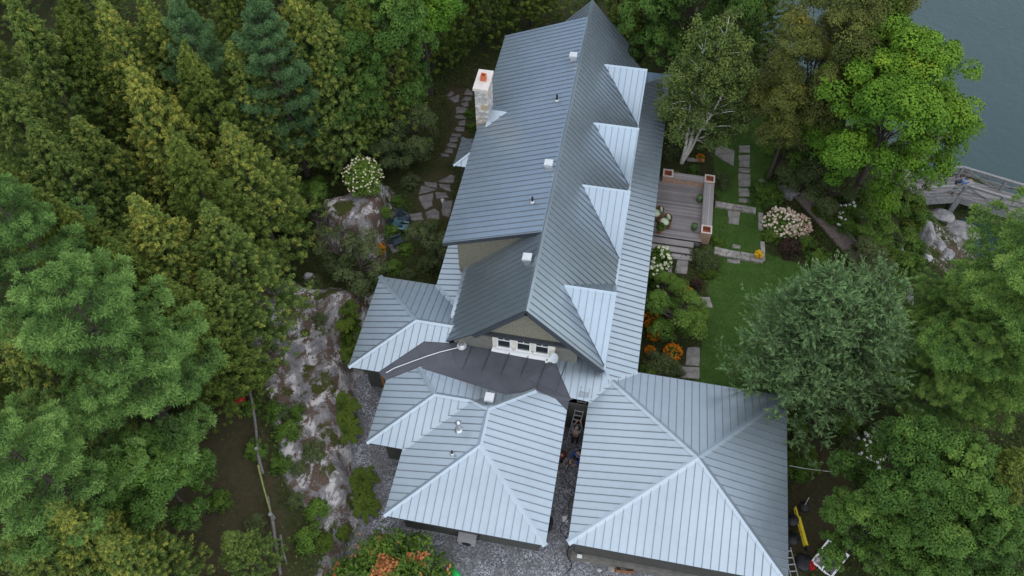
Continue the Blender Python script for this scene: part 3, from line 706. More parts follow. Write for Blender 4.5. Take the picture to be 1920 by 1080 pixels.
M['pinkf'] = leaf_mat('pale_pink_petals', [(.40, .22, .17), (.60, .44, .34), (.74, .68, .54)])
M['limef'] = leaf_mat('greenish_white_petals', [(.38, .42, .22), (.55, .58, .36), (.70, .70, .52)])

def trunk_mesh(h, r0, rng, lean=.3, limbs=(), name='trunk', top=.03, n=8):
    mb = MB(); k = 7; ph = rng.uniform(0, 6)
    pts = [(lean*.4*math.sin(ph+i*.9)*(i/k), lean*.4*math.cos(ph+i*.7)*(i/k), -.3+(h+.3)*i/k) for i in range(k+1)]
    mb.tube(pts, [max(top, r0*(1-i/k)**.85*(1.25 if i == 0 else 1)) for i in range(k+1)], n)
    for a, b_, rad in limbs:
        a, b_ = Vector(a), Vector(b_); md = (a+b_)/2+Vector((rng.uniform(-.1, .1), rng.uniform(-.1, .1), rng.uniform(-.02, .18)))*(b_-a).length*.4
        mb.tube([a, md, b_], [rad, rad*.65, rad*.2], 5)
    return mb.mesh(name)
def tree_proto(name, crown, cmat, trunk, tmat):
    root = empty(name); link('trunk', trunk, tmat, root); link('crown', crown, cmat, root); return root

def make_cedar(seed, h=10, R=1.9, mat='cedar', warm=.0, name='cedar_tree', dens=1.0):
    r = np.random.RandomState(seed); rng = random.Random(seed)
    n_ = int(1050*dens); u = r.rand(n_)**.80; z = h*(.10+.90*u); ang = r.rand(n_)*6.283
    lob = 1+.22*np.sin(3*ang+seed)+.15*np.sin(5*ang+z*1.3)
    env = R*np.clip(1-u, 0, 1)**.88*(.55+.45*np.minimum(1, (u+.05)*6))*lob
    rad = env*np.clip(r.normal(.86, .18, n_), .25, 1.22)
    cc = np.stack([rad*np.cos(ang), rad*np.sin(ang), z+r.normal(0, .15, n_)], 1)
    cr = (.19+.17*r.rand(n_))*(.65+.45*(1-u)); per = 44
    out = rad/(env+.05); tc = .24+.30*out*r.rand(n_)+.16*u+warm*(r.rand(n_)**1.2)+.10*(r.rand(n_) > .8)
    # sprays: leaves strung along outward and upward pointing fans
    d = np.stack([np.cos(ang), np.sin(ang), .55+.5*r.rand(n_)], 1)+r.normal(0, .28, (n_, 3)); d /= np.linalg.norm(d, axis=1, keepdims=True)
    t = r.rand(n_, per)**.8; off = r.normal(0, 1, (n_, per, 3))*(.36-.22*t[..., None])
    C = cc[:, None]+(d[:, None]*(t[..., None]*1.5-.55)+off)*cr[:, None, None]
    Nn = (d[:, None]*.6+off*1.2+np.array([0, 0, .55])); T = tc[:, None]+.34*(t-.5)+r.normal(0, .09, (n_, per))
    ax3 = (d[:, None]+off*1.4).reshape(-1, 3)
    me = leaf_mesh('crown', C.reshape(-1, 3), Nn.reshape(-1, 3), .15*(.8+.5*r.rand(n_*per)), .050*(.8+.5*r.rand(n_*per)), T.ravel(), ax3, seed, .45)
    limbs = [((0, 0, h*q), (R*(1-q)*.9*math.cos(a), R*(1-q)*.9*math.sin(a), h*q+.3), .035) for q, a in [(.15+.06*i, i*2.4) for i in range(12)]]
    return tree_proto(name, me, M[mat], trunk_mesh(h*.97, .16, rng, .15, limbs), M['bark'])
def make_pine(seed, h=14, R=3.6, mat='pine', name='pine_tree', levels=13, crown0=.25, up=.25, tint0=.30):
    r = np.random.RandomState(seed); rng = random.Random(seed); cc = []; dd = []; limbs = []; cr_ = []; tt = []
    levels = max(8, int(levels*.74))
    for i in range(levels):
        q = crown0+(1-crown0)*(i/(levels-1))**.9; z = h*q; nb_ = rng.randint(4, 5) if i < levels-1 else 3
        Lb = R*((1-q)/(1-crown0))**.62*(.62+.38*min(1, (i+1.5)/3))+.25
        a0 = rng.uniform(0, 6.28)
        for k in range(nb_):
            a = a0+6.283*k/nb_+rng.uniform(-.4, .4); L = Lb*rng.uniform(.62, 1.22); el = up*rng.uniform(.3, 1.7)+.35*q
            dv = np.array([math.cos(a), math.sin(a), math.tan(min(1.1, el))*.8]); dv /= np.linalg.norm(dv)
            base = np.array([0, 0, z+rng.uniform(-.25, .25)]); tip = base+dv*L+np.array([0, 0, .14*L]); limbs.append((tuple(base), tuple(tip), .05*(1-q)+.018))
            bt = rng.uniform(-.08, .10); side = np.cross(dv, [0, 0, 1]); side /= np.linalg.norm(side)+1e-9
            # flat sprays: side shoots leave the bough in pairs, each ending in round needle tufts
            ns = max(3, int(L*2.3))
            for j in range(ns):
                s = .30+.70*(j+.5)/ns; reach = .30*L*(1.10-s)+.24
                for sg in (-1, 0, 1):
                    nt_ = 1 if sg == 0 else max(1, int(reach/.36))
                    for m_ in range(nt_):
                        f = (m_+1)/nt_ if sg else 0
                        p = base+(tip-base)*min(1.0, s+f*.16*rng.uniform(.6, 1.3))+side*sg*reach*f*rng.uniform(.8, 1.1)+np.array([0, 0, rng.uniform(-.05, .08)+.10*f])
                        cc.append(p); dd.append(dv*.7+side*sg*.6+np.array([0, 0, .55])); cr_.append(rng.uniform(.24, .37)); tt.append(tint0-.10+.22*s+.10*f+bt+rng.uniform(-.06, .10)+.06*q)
    cc = np.array(cc); dd = np.array(dd); dd /= np.linalg.norm(dd, axis=1, keepdims=True); cr = np.array(cr_); tt = np.array(tt); n_ = len(cc); per = 105
    d = sph(r, n_*per).reshape(n_, per, 3)+dd[:, None]*.6; d /= np.linalg.norm(d, axis=2, keepdims=True)
    C = cc[:, None]+d*cr[:, None, None]*(.40+.50*r.rand(n_, per, 1)); pr_ = np.cross(d, r.normal(0, 1, (n_, per, 3)))
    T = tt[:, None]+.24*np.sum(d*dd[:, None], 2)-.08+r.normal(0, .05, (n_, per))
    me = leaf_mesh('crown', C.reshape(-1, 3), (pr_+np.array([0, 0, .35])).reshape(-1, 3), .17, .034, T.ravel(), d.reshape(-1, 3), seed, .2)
    return tree_proto(name, me, M[mat], trunk_mesh(h*.98, .24, rng, .2, limbs, top=.02), M['bark'])
def make_larch(seed, h=13, R=3.6, leaders=3, name='larch_tree'):
    r = np.random.RandomState(seed); rng = random.Random(seed); P_, D_, T_ = [], [], []; limbs = []
    for l in range(leaders):
        lx, ly = (rng.uniform(-1.9, 1.9), rng.uniform(-1.9, 1.9)) if leaders > 1 else (0, 0); hh = h*rng.uniform(.82, 1.0)
        for i in range(int(150/leaders**.35)):
            q = .10+.9*rng.random()**.85; z = hh*q; a = rng.uniform(0, 6.283); L = (R*(1-q)**.7+.45)*rng.uniform(.6, 1.12)
            dv = np.array([math.cos(a), math.sin(a), rng.uniform(.15, .75)]); dv /= np.linalg.norm(dv)
            base = np.array([lx*min(1, q*2), ly*min(1, q*2), z]); limbs.append((tuple(base), tuple(base+dv*L), .022))
            nb_ = int(7+6*L)
            for j in range(nb_):
                s = .15+.85*rng.random(); p0 = base+dv*L*s; a2 = rng.uniform(0, 6.283)
                d2 = dv*.8+np.array([math.cos(a2), math.sin(a2), rng.uniform(-.25, .75)])*.75; d2 /= np.linalg.norm(d2); l2 = rng.uniform(.35, .85)
                k = 17; t = r.rand(k); cv = np.array([0, 0, .25])
                P_.append(p0+d2*(t[:, None]*l2)+cv*(t[:, None]**2)*l2+r.normal(0, .025, (k, 3))); D_.append(np.repeat(d2[None], k, 0)+r.normal(0, .4, (k, 3))); T_.append(.30+.28*t+.2*s*rng.random()+r.normal(0, .06, k))
    C = np.concatenate(P_); D = np.concatenate(D_); T = np.concatenate(T_)
    me = leaf_mesh('crown', C, np.tile(np.array([[0, 0, .6]]), (len(C), 1)), .21, .042, T, D, seed, .8)
    return tree_proto(name, me, M['larch'], trunk_mesh(h*.9, .22, rng, .2, limbs), M['bark'])
def make_broad(seed, h=11, R=3.4, mat='maple', name='maple_tree', zc=.60, rz=.42, ncl=230, per=110, leaf=.17, clr=(.45, .85), tmat='bark', warm=.12, trunk_r=.2, tboost=0.0):
    r = np.random.RandomState(seed); rng = random.Random(seed)
    d = sph(r, ncl); d[:, 2] = np.where(d[:, 2] < -.55, -d[:, 2], d[:, 2]); rad = .62+.42*r.rand(ncl)**.7; lob = 1+.16*np.sin(3*np.arctan2(d[:, 1], d[:, 0])+seed)+.10*np.sin(5*d[:, 2]*2+seed)
    nl_ = max(9, ncl//13); dl = sph(r, nl_); dl[:, 2] = np.where(dl[:, 2] < -.8, -dl[:, 2], dl[:, 2]); li = r.randint(0, nl_, ncl)
    # leaves gather on boughs: every bough carries its own rounded cloud of clumps
    lc = dl*(.60+.30*r.rand(nl_, 1))*np.array([R, R, h*rz]); lr = (.24+.14*r.rand(nl_))*R
    d = sph(r, ncl); d[:, 2] = np.where(d[:, 2] < -.2, -d[:, 2], d[:, 2]); cc = lc[li]+d*(lr[li]*(.70+.35*r.rand(ncl)))[:, None]
    cc[:, 2] += h*zc; cc[:, 2] = np.maximum(cc[:, 2], h*.09); rad = np.ones(ncl)
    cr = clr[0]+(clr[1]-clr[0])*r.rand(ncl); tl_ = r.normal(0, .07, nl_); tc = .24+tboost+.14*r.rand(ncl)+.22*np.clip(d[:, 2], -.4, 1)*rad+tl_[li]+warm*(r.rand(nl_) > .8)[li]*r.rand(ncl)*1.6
    C, Nn, T = clumps_to_leaves(r, cc, cr, per, tc, .45, .72, .07, .8)
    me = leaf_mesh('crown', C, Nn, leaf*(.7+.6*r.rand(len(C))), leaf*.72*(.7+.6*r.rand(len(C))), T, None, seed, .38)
    limbs = []
    for i in range(0, ncl, max(1, ncl//26)):
        p = cc[i]; z0 = max(h*.12, min(p[2]*.55, h*.6)); limbs.append(((0, 0, z0), tuple(p), .05))
    return tree_proto(name, me, M[mat], trunk_mesh(h*.8, trunk_r, rng, .4, limbs), M[tmat])
def make_shrub(seed, R=.9, h=1.0, mat='shrub', name='shrub', ncl=46, per=60, leaf=.10, twigs=True, flowers=None, tint=.30, clr=.26, narrow=.7, nfl=60, fs=.07):
    r = np.random.RandomState(seed); rng = random.Random(seed)
    d = sph(r, ncl); d[:, 2] = np.abs(d[:, 2]); rad = .35+.65*r.rand(ncl)**.5
    cc = d*rad[:, None]*np.array([R*.85, R*.85, h*.8]); cc[:, 2] += .12*h; cr = clr*(.7+.6*r.rand(ncl))*max(R, .5)/.9
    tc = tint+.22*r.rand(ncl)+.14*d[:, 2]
    C, Nn, T = clumps_to_leaves(r, cc, cr, per, tc, .6, .45, .09)
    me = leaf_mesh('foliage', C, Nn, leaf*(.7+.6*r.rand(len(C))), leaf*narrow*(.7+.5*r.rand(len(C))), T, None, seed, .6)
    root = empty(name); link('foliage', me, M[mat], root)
    if twigs:
        mb = MB()
        for i in range(9):
            a = i*2.4; mb.tube([(0, 0, -.1), (R*.35*math.cos(a), R*.35*math.sin(a), h*.4), (R*.7*math.cos(a), R*.7*math.sin(a), h*.8)], [.03, .02, .006], 5)
        link('stems', mb.mesh('stems'), M['bark'], root)
    if flowers:
        d2 = sph(r, nfl); d2[:, 2] = np.abs(d2[:, 2])*.9+.15; fc = d2*np.array([R*.98, R*.98, h*.9])*(.85+.2*r.rand(nfl, 1)); fc[:, 2] += .12*h+.04
        C, Nn, T = clumps_to_leaves(r, fc, np.full(nfl, fs)*(.7+.6*r.rand(nfl)), 16, .3+.5*r.rand(nfl), .9, .7, .1, 1.0)
        fm = leaf_mesh('blossoms', C, Nn, fs*.95, fs*.8, T, None, seed+1, .4); link('blossoms', fm, M[flowers], root)
    return root
def make_fern(seed, R=.6, mat='fern', name='fern_plant', n_=15, h=.55):
    r = np.random.RandomState(seed); P_, D_, T_ = [], [], []
    for i in range(n_):
        a = 6.283*i/n_+r.uniform(-.2, .2); L = R*r.uniform(.75, 1.15); k = 26
        t = np.linspace(.12, 1, k); x = L*t; z = h*1.6*t*(1.15-t)+.06
        for sgn in (-1, 1):
            wd = .17*L*np.sin(np.pi*np.clip(t, 0, 1)**.7)+.03
            px_ = np.cos(a)*x-sgn*np.sin(a)*wd*.6; py_ = np.sin(a)*x+sgn*np.cos(a)*wd*.6
            P_.append(np.stack([px_, py_, z], 1)); D_.append(np.tile(np.array([[-np.sin(a)*sgn+.5*np.cos(a), np.cos(a)*sgn+.5*np.sin(a), -.1]]), (k, 1))); T_.append(.3+.35*t+r.normal(0, .08, k))
    C = np.concatenate(P_); D = np.concatenate(D_); T = np.concatenate(T_)
    me = leaf_mesh('fronds', C, np.tile(np.array([[0, 0, 1.]]), (len(C), 1)), .15*R/.6, .055*R/.6, T, D, seed, .25)
    root = empty(name); link('fronds', me, M[mat], root); return root
_used = {}
def place(proto, x, y, z=None, s=1.0, rz=0.0, label=None, cat=None, group=None, sz=None, lean=None):
    """first use moves the prototype itself; later uses copy the plant and its parts"""
    if proto.name in _used: o = copy_tree(proto)
    else: o = proto; _used[proto.name] = 1
    for k in ('label', 'category', 'group'):
        if k in o: del o[k]
    o.location = (x, y, gz(x, y) if z is None else z); o.scale = (s, s, sz if sz else s); o.rotation_euler = (lean[0] if lean else 0, lean[1] if lean else 0, rz)
    return tag(o, label, cat, group)

# ================================================================== TREES
def ap(px, py, h):
    """ground point under a tree top seen at (px, py) of a tree h metres tall"""
    zb = 1.0
    for _ in range(4):
        q_ = at(px, py, zb+h); zb = gz(q_[0], q_[1])
    return q_[0], q_[1], zb
def bp(px, py, z=0.0):
    """where the sight line of a photo point meets the ground"""
    d = ray(px, py); zz = np.arange(7, -4, -.03); k = (zz-CAM[2])/d[2]; X = CAM[0]+d[0]*k; Y = CAM[1]+d[1]*k
    hit = np.nonzero(ground_z(X, Y) >= zz)[0]; i = hit[0] if len(hit) else len(zz)-1
    return float(X[i]), float(Y[i]), float(zz[i])
random.seed(11)
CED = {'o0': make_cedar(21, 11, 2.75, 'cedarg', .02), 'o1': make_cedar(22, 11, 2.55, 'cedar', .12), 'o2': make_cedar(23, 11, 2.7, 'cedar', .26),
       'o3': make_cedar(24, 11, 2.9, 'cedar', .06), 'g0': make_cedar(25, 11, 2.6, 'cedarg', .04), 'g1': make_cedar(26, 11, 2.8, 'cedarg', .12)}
cedars = [
 ('o2', 190, 4, 12.5, 'tall cedar with golden yellow crown in the back row of the left forest'),
 ('o2', 245, 128, 12.2, 'broad cedar with yellow tipped sprays standing in front of the golden topped cedar'),
 ('o1', 20, 2, 13, 'large olive cedar filling the upper left corner of the photo'),
 ('o3', -40, 120, 12.5, 'dark olive cedar cut off by the left edge, below the corner cedar'),
 ('g0', 112, 22, 11.5, 'fresher green cedar squeezed between the corner cedar and the golden topped cedar'),
 ('o1', 268, -4, 12, 'olive cedar right behind the golden topped cedar at the top edge'),
 ('o0', 345, 88, 11.5, 'dull dark cedar between the yellow tipped cedar and the forest gap'),
 ('o1', 430, 82, 10.5, 'pointed olive cedar beside the blue green pine at the forest gap'),
 ('o2', 142, 222, 10.5, 'short cedar with orange yellow tips in front of the left corner cedars'),
 ('o3', 60, 232, 10.5, 'shaded olive cedar left of the short orange tipped cedar'),
 ('o0', 325, 255, 11, 'dense dark cedar in the middle of the left forest'),
 ('o3', 425, 235, 10.5, 'olive cedar on the right flank of the left forest above the bare ledge'),
 ('o1', 250, 372, 10.5, 'large cedar with bare grey twigs showing in the centre of the left forest'),
 ('o3', 385, 385, 9.5, 'dark cedar leaning over the rock ledge, above the fallen pale branch'),
 ('o0', 120, 395, 9.5, 'shadowed cedar between the two left pines, higher one'),
 ('o1', 75, 488, 8.5, 'rusty olive cedar wedged between the pine at the left edge and the big front pine'),
 ('o0', 300, 525, 9.5, 'olive cedar directly right of the big front pine top'),
 ('o3', 380, 510, 8.0, 'cedar at the forest edge next to the white streaked ledge'),
 ('o0', 335, 615, 6.5, 'low dark cedar above the brown clearing'),
 ('o0', 205, 452, 9.5, 'dim cedar behind the top of the big front pine'),
 ('o1', 95, 952, 8.5, 'cedar with pale yellow twiggy top in the lower left corner'),
 ('o3', 10, 1010, 8.0, 'lowest left cedar cut by the bottom left corner'),
 ('o2', 190, 1010, 7.0, 'yellow green cedar on the bottom edge left of the dark thicket'),
 ('o1', 425, 1000, 5.0, 'small olive cedar on the bottom edge beside the rail fence'),
 ('o1', 600, 12, 11.5, 'olive cedar behind the blue green pine, above the birch leaved thicket'),
 ('o3', 545, -30, 12.5, 'cedar at the top edge just right of the forest gap'),
 ('o0', 665, -25, 11.5, 'dark cedar on the top edge left of the bright maple'),
 ('g0', 812, 128, -11, 'dark green cedar right of the bright maple, over the stone path'),
 ('g1', 868, 88, -11, 'dark green cedar in the hedge like row behind the chimney, left one'),
 ('g0', 925, 62, -11, 'dark green cedar in the hedge like row behind the chimney, middle one'),
 ('g1', 985, 25, -10.5, 'dark green cedar in the hedge like row nearest the rear gable'),
 ('g0', 1190, -40, 8.5, 'dark cedar tucked behind the rear right corner of the house'),
 ('g1', 1700, -30, 12.5, 'dark evergreen on the waterside at the top right of the mixed trees'),
 ('g1', 1920, 850, 8.0, 'grey green cedar cut by the right edge in the lower right thicket'),
]
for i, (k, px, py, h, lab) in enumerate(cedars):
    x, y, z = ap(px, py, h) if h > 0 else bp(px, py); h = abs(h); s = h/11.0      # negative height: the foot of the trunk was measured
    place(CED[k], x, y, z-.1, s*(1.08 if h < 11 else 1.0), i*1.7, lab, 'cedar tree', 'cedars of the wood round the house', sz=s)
# fillers deeper in the wood, which only show as dark crowns between the others
deep = [(-34, 24), (-38, 30), (-30, 30), (-25, 27), (-21, 31), (-27, 36), (-33, 37), (-20, 37), (-41, 22), (-46, 30), (-51, 26), (-45, 36), (-50, 33), (-36, 17), (-27, 21.5), (-14, 33), (-8, 36), (-2, 36.5), (3, 37), (-24, 6.5), (-28, 9), (-22, 0.5), (-26, -1), (-31, 4), (7, 34)]
for i, (x, y) in enumerate(deep):
    place(CED[('o0', 'o3', 'g0', 'g1')[i % 4]], x, y, gz(x, y)-.1, .92+.04*(i % 5), i*2.1, 'dark half hidden cedar crown deep in the crowded wood, overtopped by its neighbours', 'cedar tree', 'half hidden cedars deep in the wood', sz=.78+.05*(i % 4))
PN = {'a': make_pine(31, 14, 4.3, 'pine', levels=14, tint0=.36), 'b': make_pine(32, 12, 2.9, 'pineb', levels=13, crown0=.3), 'c': make_pine(33, 16, 5.4, 'pinef', levels=15, up=.12, crown0=.22, tint0=.40),
      'd': make_pine(34, 14, 3.6, 'pine', levels=13)}
pines = [
 ('a', 95, 520, 13.5, 1.0, 'big white pine with tufted mid green boughs in the left foreground'),
 ('d', -45, 330, 13, 1.0, 'pine at the left edge above the big front pine'),
 ('d', -40, 800, 12, 1.0, 'pine at the left edge below the big front pine'),
 ('b', 480, 18, 12.0, .98, 'blue green pine with upright shoots beside the dark forest gap'),
 ('b', 618, 140, 6.5, .72, 'small blue green pine above the flowering bush on the rock'),
 ('b', 335, 18, 12, .8, 'blue grey pine top peeping out behind the yellow tipped cedar'),
 ('b', 560, 110, 8.5, .7, 'pine with drooping side boughs under the larger blue green pine'),
]
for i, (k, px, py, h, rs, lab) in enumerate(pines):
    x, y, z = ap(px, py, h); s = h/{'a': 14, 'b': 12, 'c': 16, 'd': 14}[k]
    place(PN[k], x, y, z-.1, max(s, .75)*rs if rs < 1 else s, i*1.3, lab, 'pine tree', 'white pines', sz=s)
x, y, z = bp(1745, 765); place(PN['c'], x+.6, y+.3, z-.1, 1.0, .4, 'tall fresh green pine with long boughs on the right, by the water', 'pine tree', 'white pines')
x, y, z = ap(1900, 560, 10); place(copy_tree(PN['c']) if False else PN['c'], x+2.0, y+1, z-.1, .72, 2.4, 'lower pine leaning in from the right edge behind the tall waterside pine', 'pine tree', 'white pines')
x, y, z = bp(1700, 790); place(PN['c'], x, y, z-.1, .66, 1.1, 'low pine with spreading boughs between the larch and the lower right maples', 'pine tree', 'white pines', sz=.52)
x, y, z = bp(1700, 690); place(PN['c'], x+.3, y, z-.1, .60, 3.3, 'half grown pine between the larch and the tall waterside pine', 'pine tree', 'white pines', sz=.5)
LA = make_larch(41, 12.5, 4.0, 4)
x, y, z = ap(1625, 530, 11.2); place(LA, x, y, z, 1.0, 2.1, 'feathery grey green larch spreading over the lawn behind the garage', 'larch tree', sz=.9)
MA = make_broad(51, 12, 3.9, 'maple', ncl=420, per=190, leaf=.14, zc=.48, rz=.47, warm=.16, clr=(.42, .72), tboost=.07)
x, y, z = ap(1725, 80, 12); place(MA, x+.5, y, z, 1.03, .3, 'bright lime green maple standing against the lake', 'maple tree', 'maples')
MB1 = make_broad(52, 11, 3.2, 'maple', ncl=230, per=170, leaf=.14, warm=.03, clr=(.4, .7))
x, y, z = ap(775, -105, 11); place(MB1, x, y, z, .95, .0, 'bright green maple crown at the top edge left of the cedar row', 'maple tree', 'maples')
DM = [make_broad(53, 10, 3.1, 'mapled', ncl=330, per=105, leaf=.15, warm=.08, clr=(.26, .52)), make_broad(54, 10, 2.9, 'mapled', ncl=290, per=105, leaf=.15, warm=.18, rz=.44, clr=(.26, .54))]
for i, (px, py, h, s, lab) in enumerate([
 (712, -25, 11, .9, 'dark green maple in front of the bright maple at the top'), (628, 60, 9.5, .75, 'shaded broadleaf tree behind the small blue green pine'),
 (1235, -105, 11, .9, 'dark broadleaf tree behind the rear right of the house, left of the birch'), (1330, -125, 11.5, .95, 'dark broadleaf tree directly behind the birch top'), (1405, -75, 11, .75, 'dark broadleaf tree between the birch and the strip of water'),
 (1735, 845, 8.5, .72, 'dark green maple nearest the garage in the lower right thicket'), (1825, 850, 8.5, .72, 'middle dark green maple of the lower right thicket with lighter branch tips'),
 (1760, 960, 7.5, .72, 'front dark green maple of the lower right thicket above the bottom edge'), (1880, 975, 7.5, .75, 'dark maple low in the bottom right corner'), (1665, 960, 6.5, .58, 'small dark maple hanging over the leaning window frame'),
 (250, 850, 6.5, .72, 'very dark broadleaf thicket tree beneath the big front pine')]):
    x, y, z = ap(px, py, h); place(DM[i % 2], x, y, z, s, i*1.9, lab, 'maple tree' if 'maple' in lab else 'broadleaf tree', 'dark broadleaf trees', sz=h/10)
IW = make_broad(55, 13, 3.4, 'ironwood', 'waterside_tree', ncl=420, per=130, leaf=.12, clr=(.35, .65), warm=.20, zc=.56, rz=.43)
for i, (px, py, h, s, lab) in enumerate([(1600, -35, 13, .92, 'olive green tree with yellowing top by the water, left of the bright maple'), (1685, -40, 12.5, .85, 'yellowing olive tree behind the bright maple'), (1545, 60, 11, .72, 'olive tree with bare grey branches between birch and bright maple')]):
    x, y, z = ap(px, py, h); place(IW, x, y, z, s, i*2.2+.4, lab, 'waterside tree', 'olive waterside trees', sz=h/13)
# grey trunks showing below the olive trees
mb = MB()
# birch: two pale stems, airy crown
def make_birch(seed):
    r = np.random.RandomState(seed); rng = random.Random(seed); h = 9.6
    root = empty('birch_tree'); mb = MB(); tips = []
    for sx_, sy_, hh, rr_ in ((.7, .4, 9.4, .12), (-.3, .3, 8.6, .09), (1.5, -.2, 7.4, .08)):
        pts = [(0, 0, -.2)]+[(sx_*q**.8+.12*math.sin(q*9+sx_), sy_*q+.1*math.cos(q*7), hh*q) for q in (.15, .35, .55, .75, .9, 1.0)]
        mb.tube(pts, [rr_, rr_*.9, rr_*.75, rr_*.55, rr_*.38, rr_*.22, .015], 8)
        for k in range(30):
            q = .18+.75*rng.random(); a = rng.uniform(0, 6.28); L = (1-q)**.7*2.6+.4; L *= rng.uniform(.6, 1.1)
            b_ = np.array((sx_*q**.8, sy_*q, hh*q)); e = b_+np.array((math.cos(a)*L, math.sin(a)*L, L*rng.uniform(.25, .9)))
            mb.tube([b_, (b_+e)/2+np.array((0, 0, .08*L)), e], [.045*(1-q)+.015, .02, .006], 5)
            for t in np.linspace(.3, 1.05, 6): tips.append(b_+(e-b_)*t+r.normal(0, .18, 3))
    link('trunk', mb.mesh('trunk'), M['birchbark'], root)
    cc = np.array(tips); n_ = len(cc); cr = .22+.30*r.rand(n_); tc = .25+.3*r.rand(n_)+.14*(cc[:, 2]/h)
    C, Nn, T = clumps_to_leaves(r, cc, cr*1.1, 84, tc, .4, .2, .10, 1.2)
    link('crown', leaf_mesh('crown', C, Nn, .115*(.7+.6*r.rand(len(C))), .085, T, None, seed, .8), M['birch'], root); return root
BI = make_birch(61); x, y, z = bp(1277, 306); place(BI, x, y, z, 1.12, .1, 'airy birch with forked white trunk rising beside the timber deck', 'birch tree', 'birches')
# young leaning birch by the lake (white stem in view)
x, y, z = bp(1652, 386); tb = trunk_mesh(5.5, .11, random.Random(3), .3, name='trunk'); tr = empty('birch_tree'); link('trunk', tb, M['birchbark'], tr)
r_ = np.random.RandomState(77); cc = sph(r_, 90)*np.array([1.5, 1.5, 1.9])+np.array([0, 0, 3.6]); C, Nn, T = clumps_to_leaves(r_, cc, .25+.2*r_.rand(90), 60, .3+.3*r_.rand(90), .5, .4)
link('crown', leaf_mesh('crown', C, Nn, .11, .08, T, None, 5), M['birch'], tr); place(tr, x, y, z, 1.0, 0, 'slim birch with a bare white lower stem under the bright maple', 'birch tree', 'birches', lean=(-.1, .22))
# small trees and big shrubs
SB = [make_broad(56, 5, 2.1, 'shrubd', 'small_tree', ncl=150, per=90, leaf=.11, clr=(.28, .5), zc=.52, rz=.42, trunk_r=.08, warm=.06),
      make_broad(57, 4, 1.7, 'shrubd', 'small_tree', ncl=90, per=60, leaf=.09, clr=(.22, .42), zc=.55, rz=.40, trunk_r=.06, warm=.12),
      make_broad(58, 4, 1.9, 'shrub', 'small_tree', ncl=120, per=80, leaf=.12, clr=(.25, .45), zc=.5, rz=.42, trunk_r=.06, warm=.10)]
for i, (k, px, py, h, s, lab) in enumerate([
 (0, 770, 195, 4.4, .86, 'rounded dull green tree between the stone path and the flowering bush'), (0, 735, 235, 3.6, .8, 'dull green bush tree left of the stepping stone path'), 
 (1, 605, 225, 4.2, .95, 'brownish green small tree below the blue green pines'), (1, 640, 255, 3.0, .8, 'thin twiggy small tree on the rise behind the grey boulder'),
 (1, 800, 415, 3.0, .78, 'feathery yellowish green small tree over the patio chairs'), (1, 825, 455, 2.6, .6, 'feathery small tree against the left house eave'),
 (1, 665, 462, 3.4, 1.0, 'sparse grey twigged small tree below the grey boulder'), (1, 625, 440, 3.2, .75, 'sparse bush tree left of the grey twigged one'),
 (2, 1480, 262, 3.2, .75, 'light green small tree at the head of the lawn'), (2, 560, 350, 2.4, .75, 'bright green sapling on the left side of the grey boulder'), (2, 545, 385, 2.0, .6, 'low bright green sapling above the forest floor left of the boulder'),
 (2, 1275, 565, 2.8, .85, 'yellow green small tree over the orange flowers beside the porch roof'), (2, 1255, 530, 2.0, .6, 'yellow green bush tree above the lime hydrangea'),
 (0, 1535, 285, 3.4, .95, 'very dense dark green bush tree beneath the olive waterside trees'), (0, 1575, 330, 2.8, .8, 'dense dark green bush tree left of the white flowers'),
 (2, 1640, 410, 2.2, .7, 'mid green waterside bush tree below the white birch stem'), (0, 1640, 462, 2.0, .7, 'grey green bush tree beside the gravel path')]):
    x, y, z = ap(px, py, h); place(SB[k], x, y, z, s, i*1.3, lab, 'small tree', 'small garden trees', sz=h/(5 if k == 0 else 4))
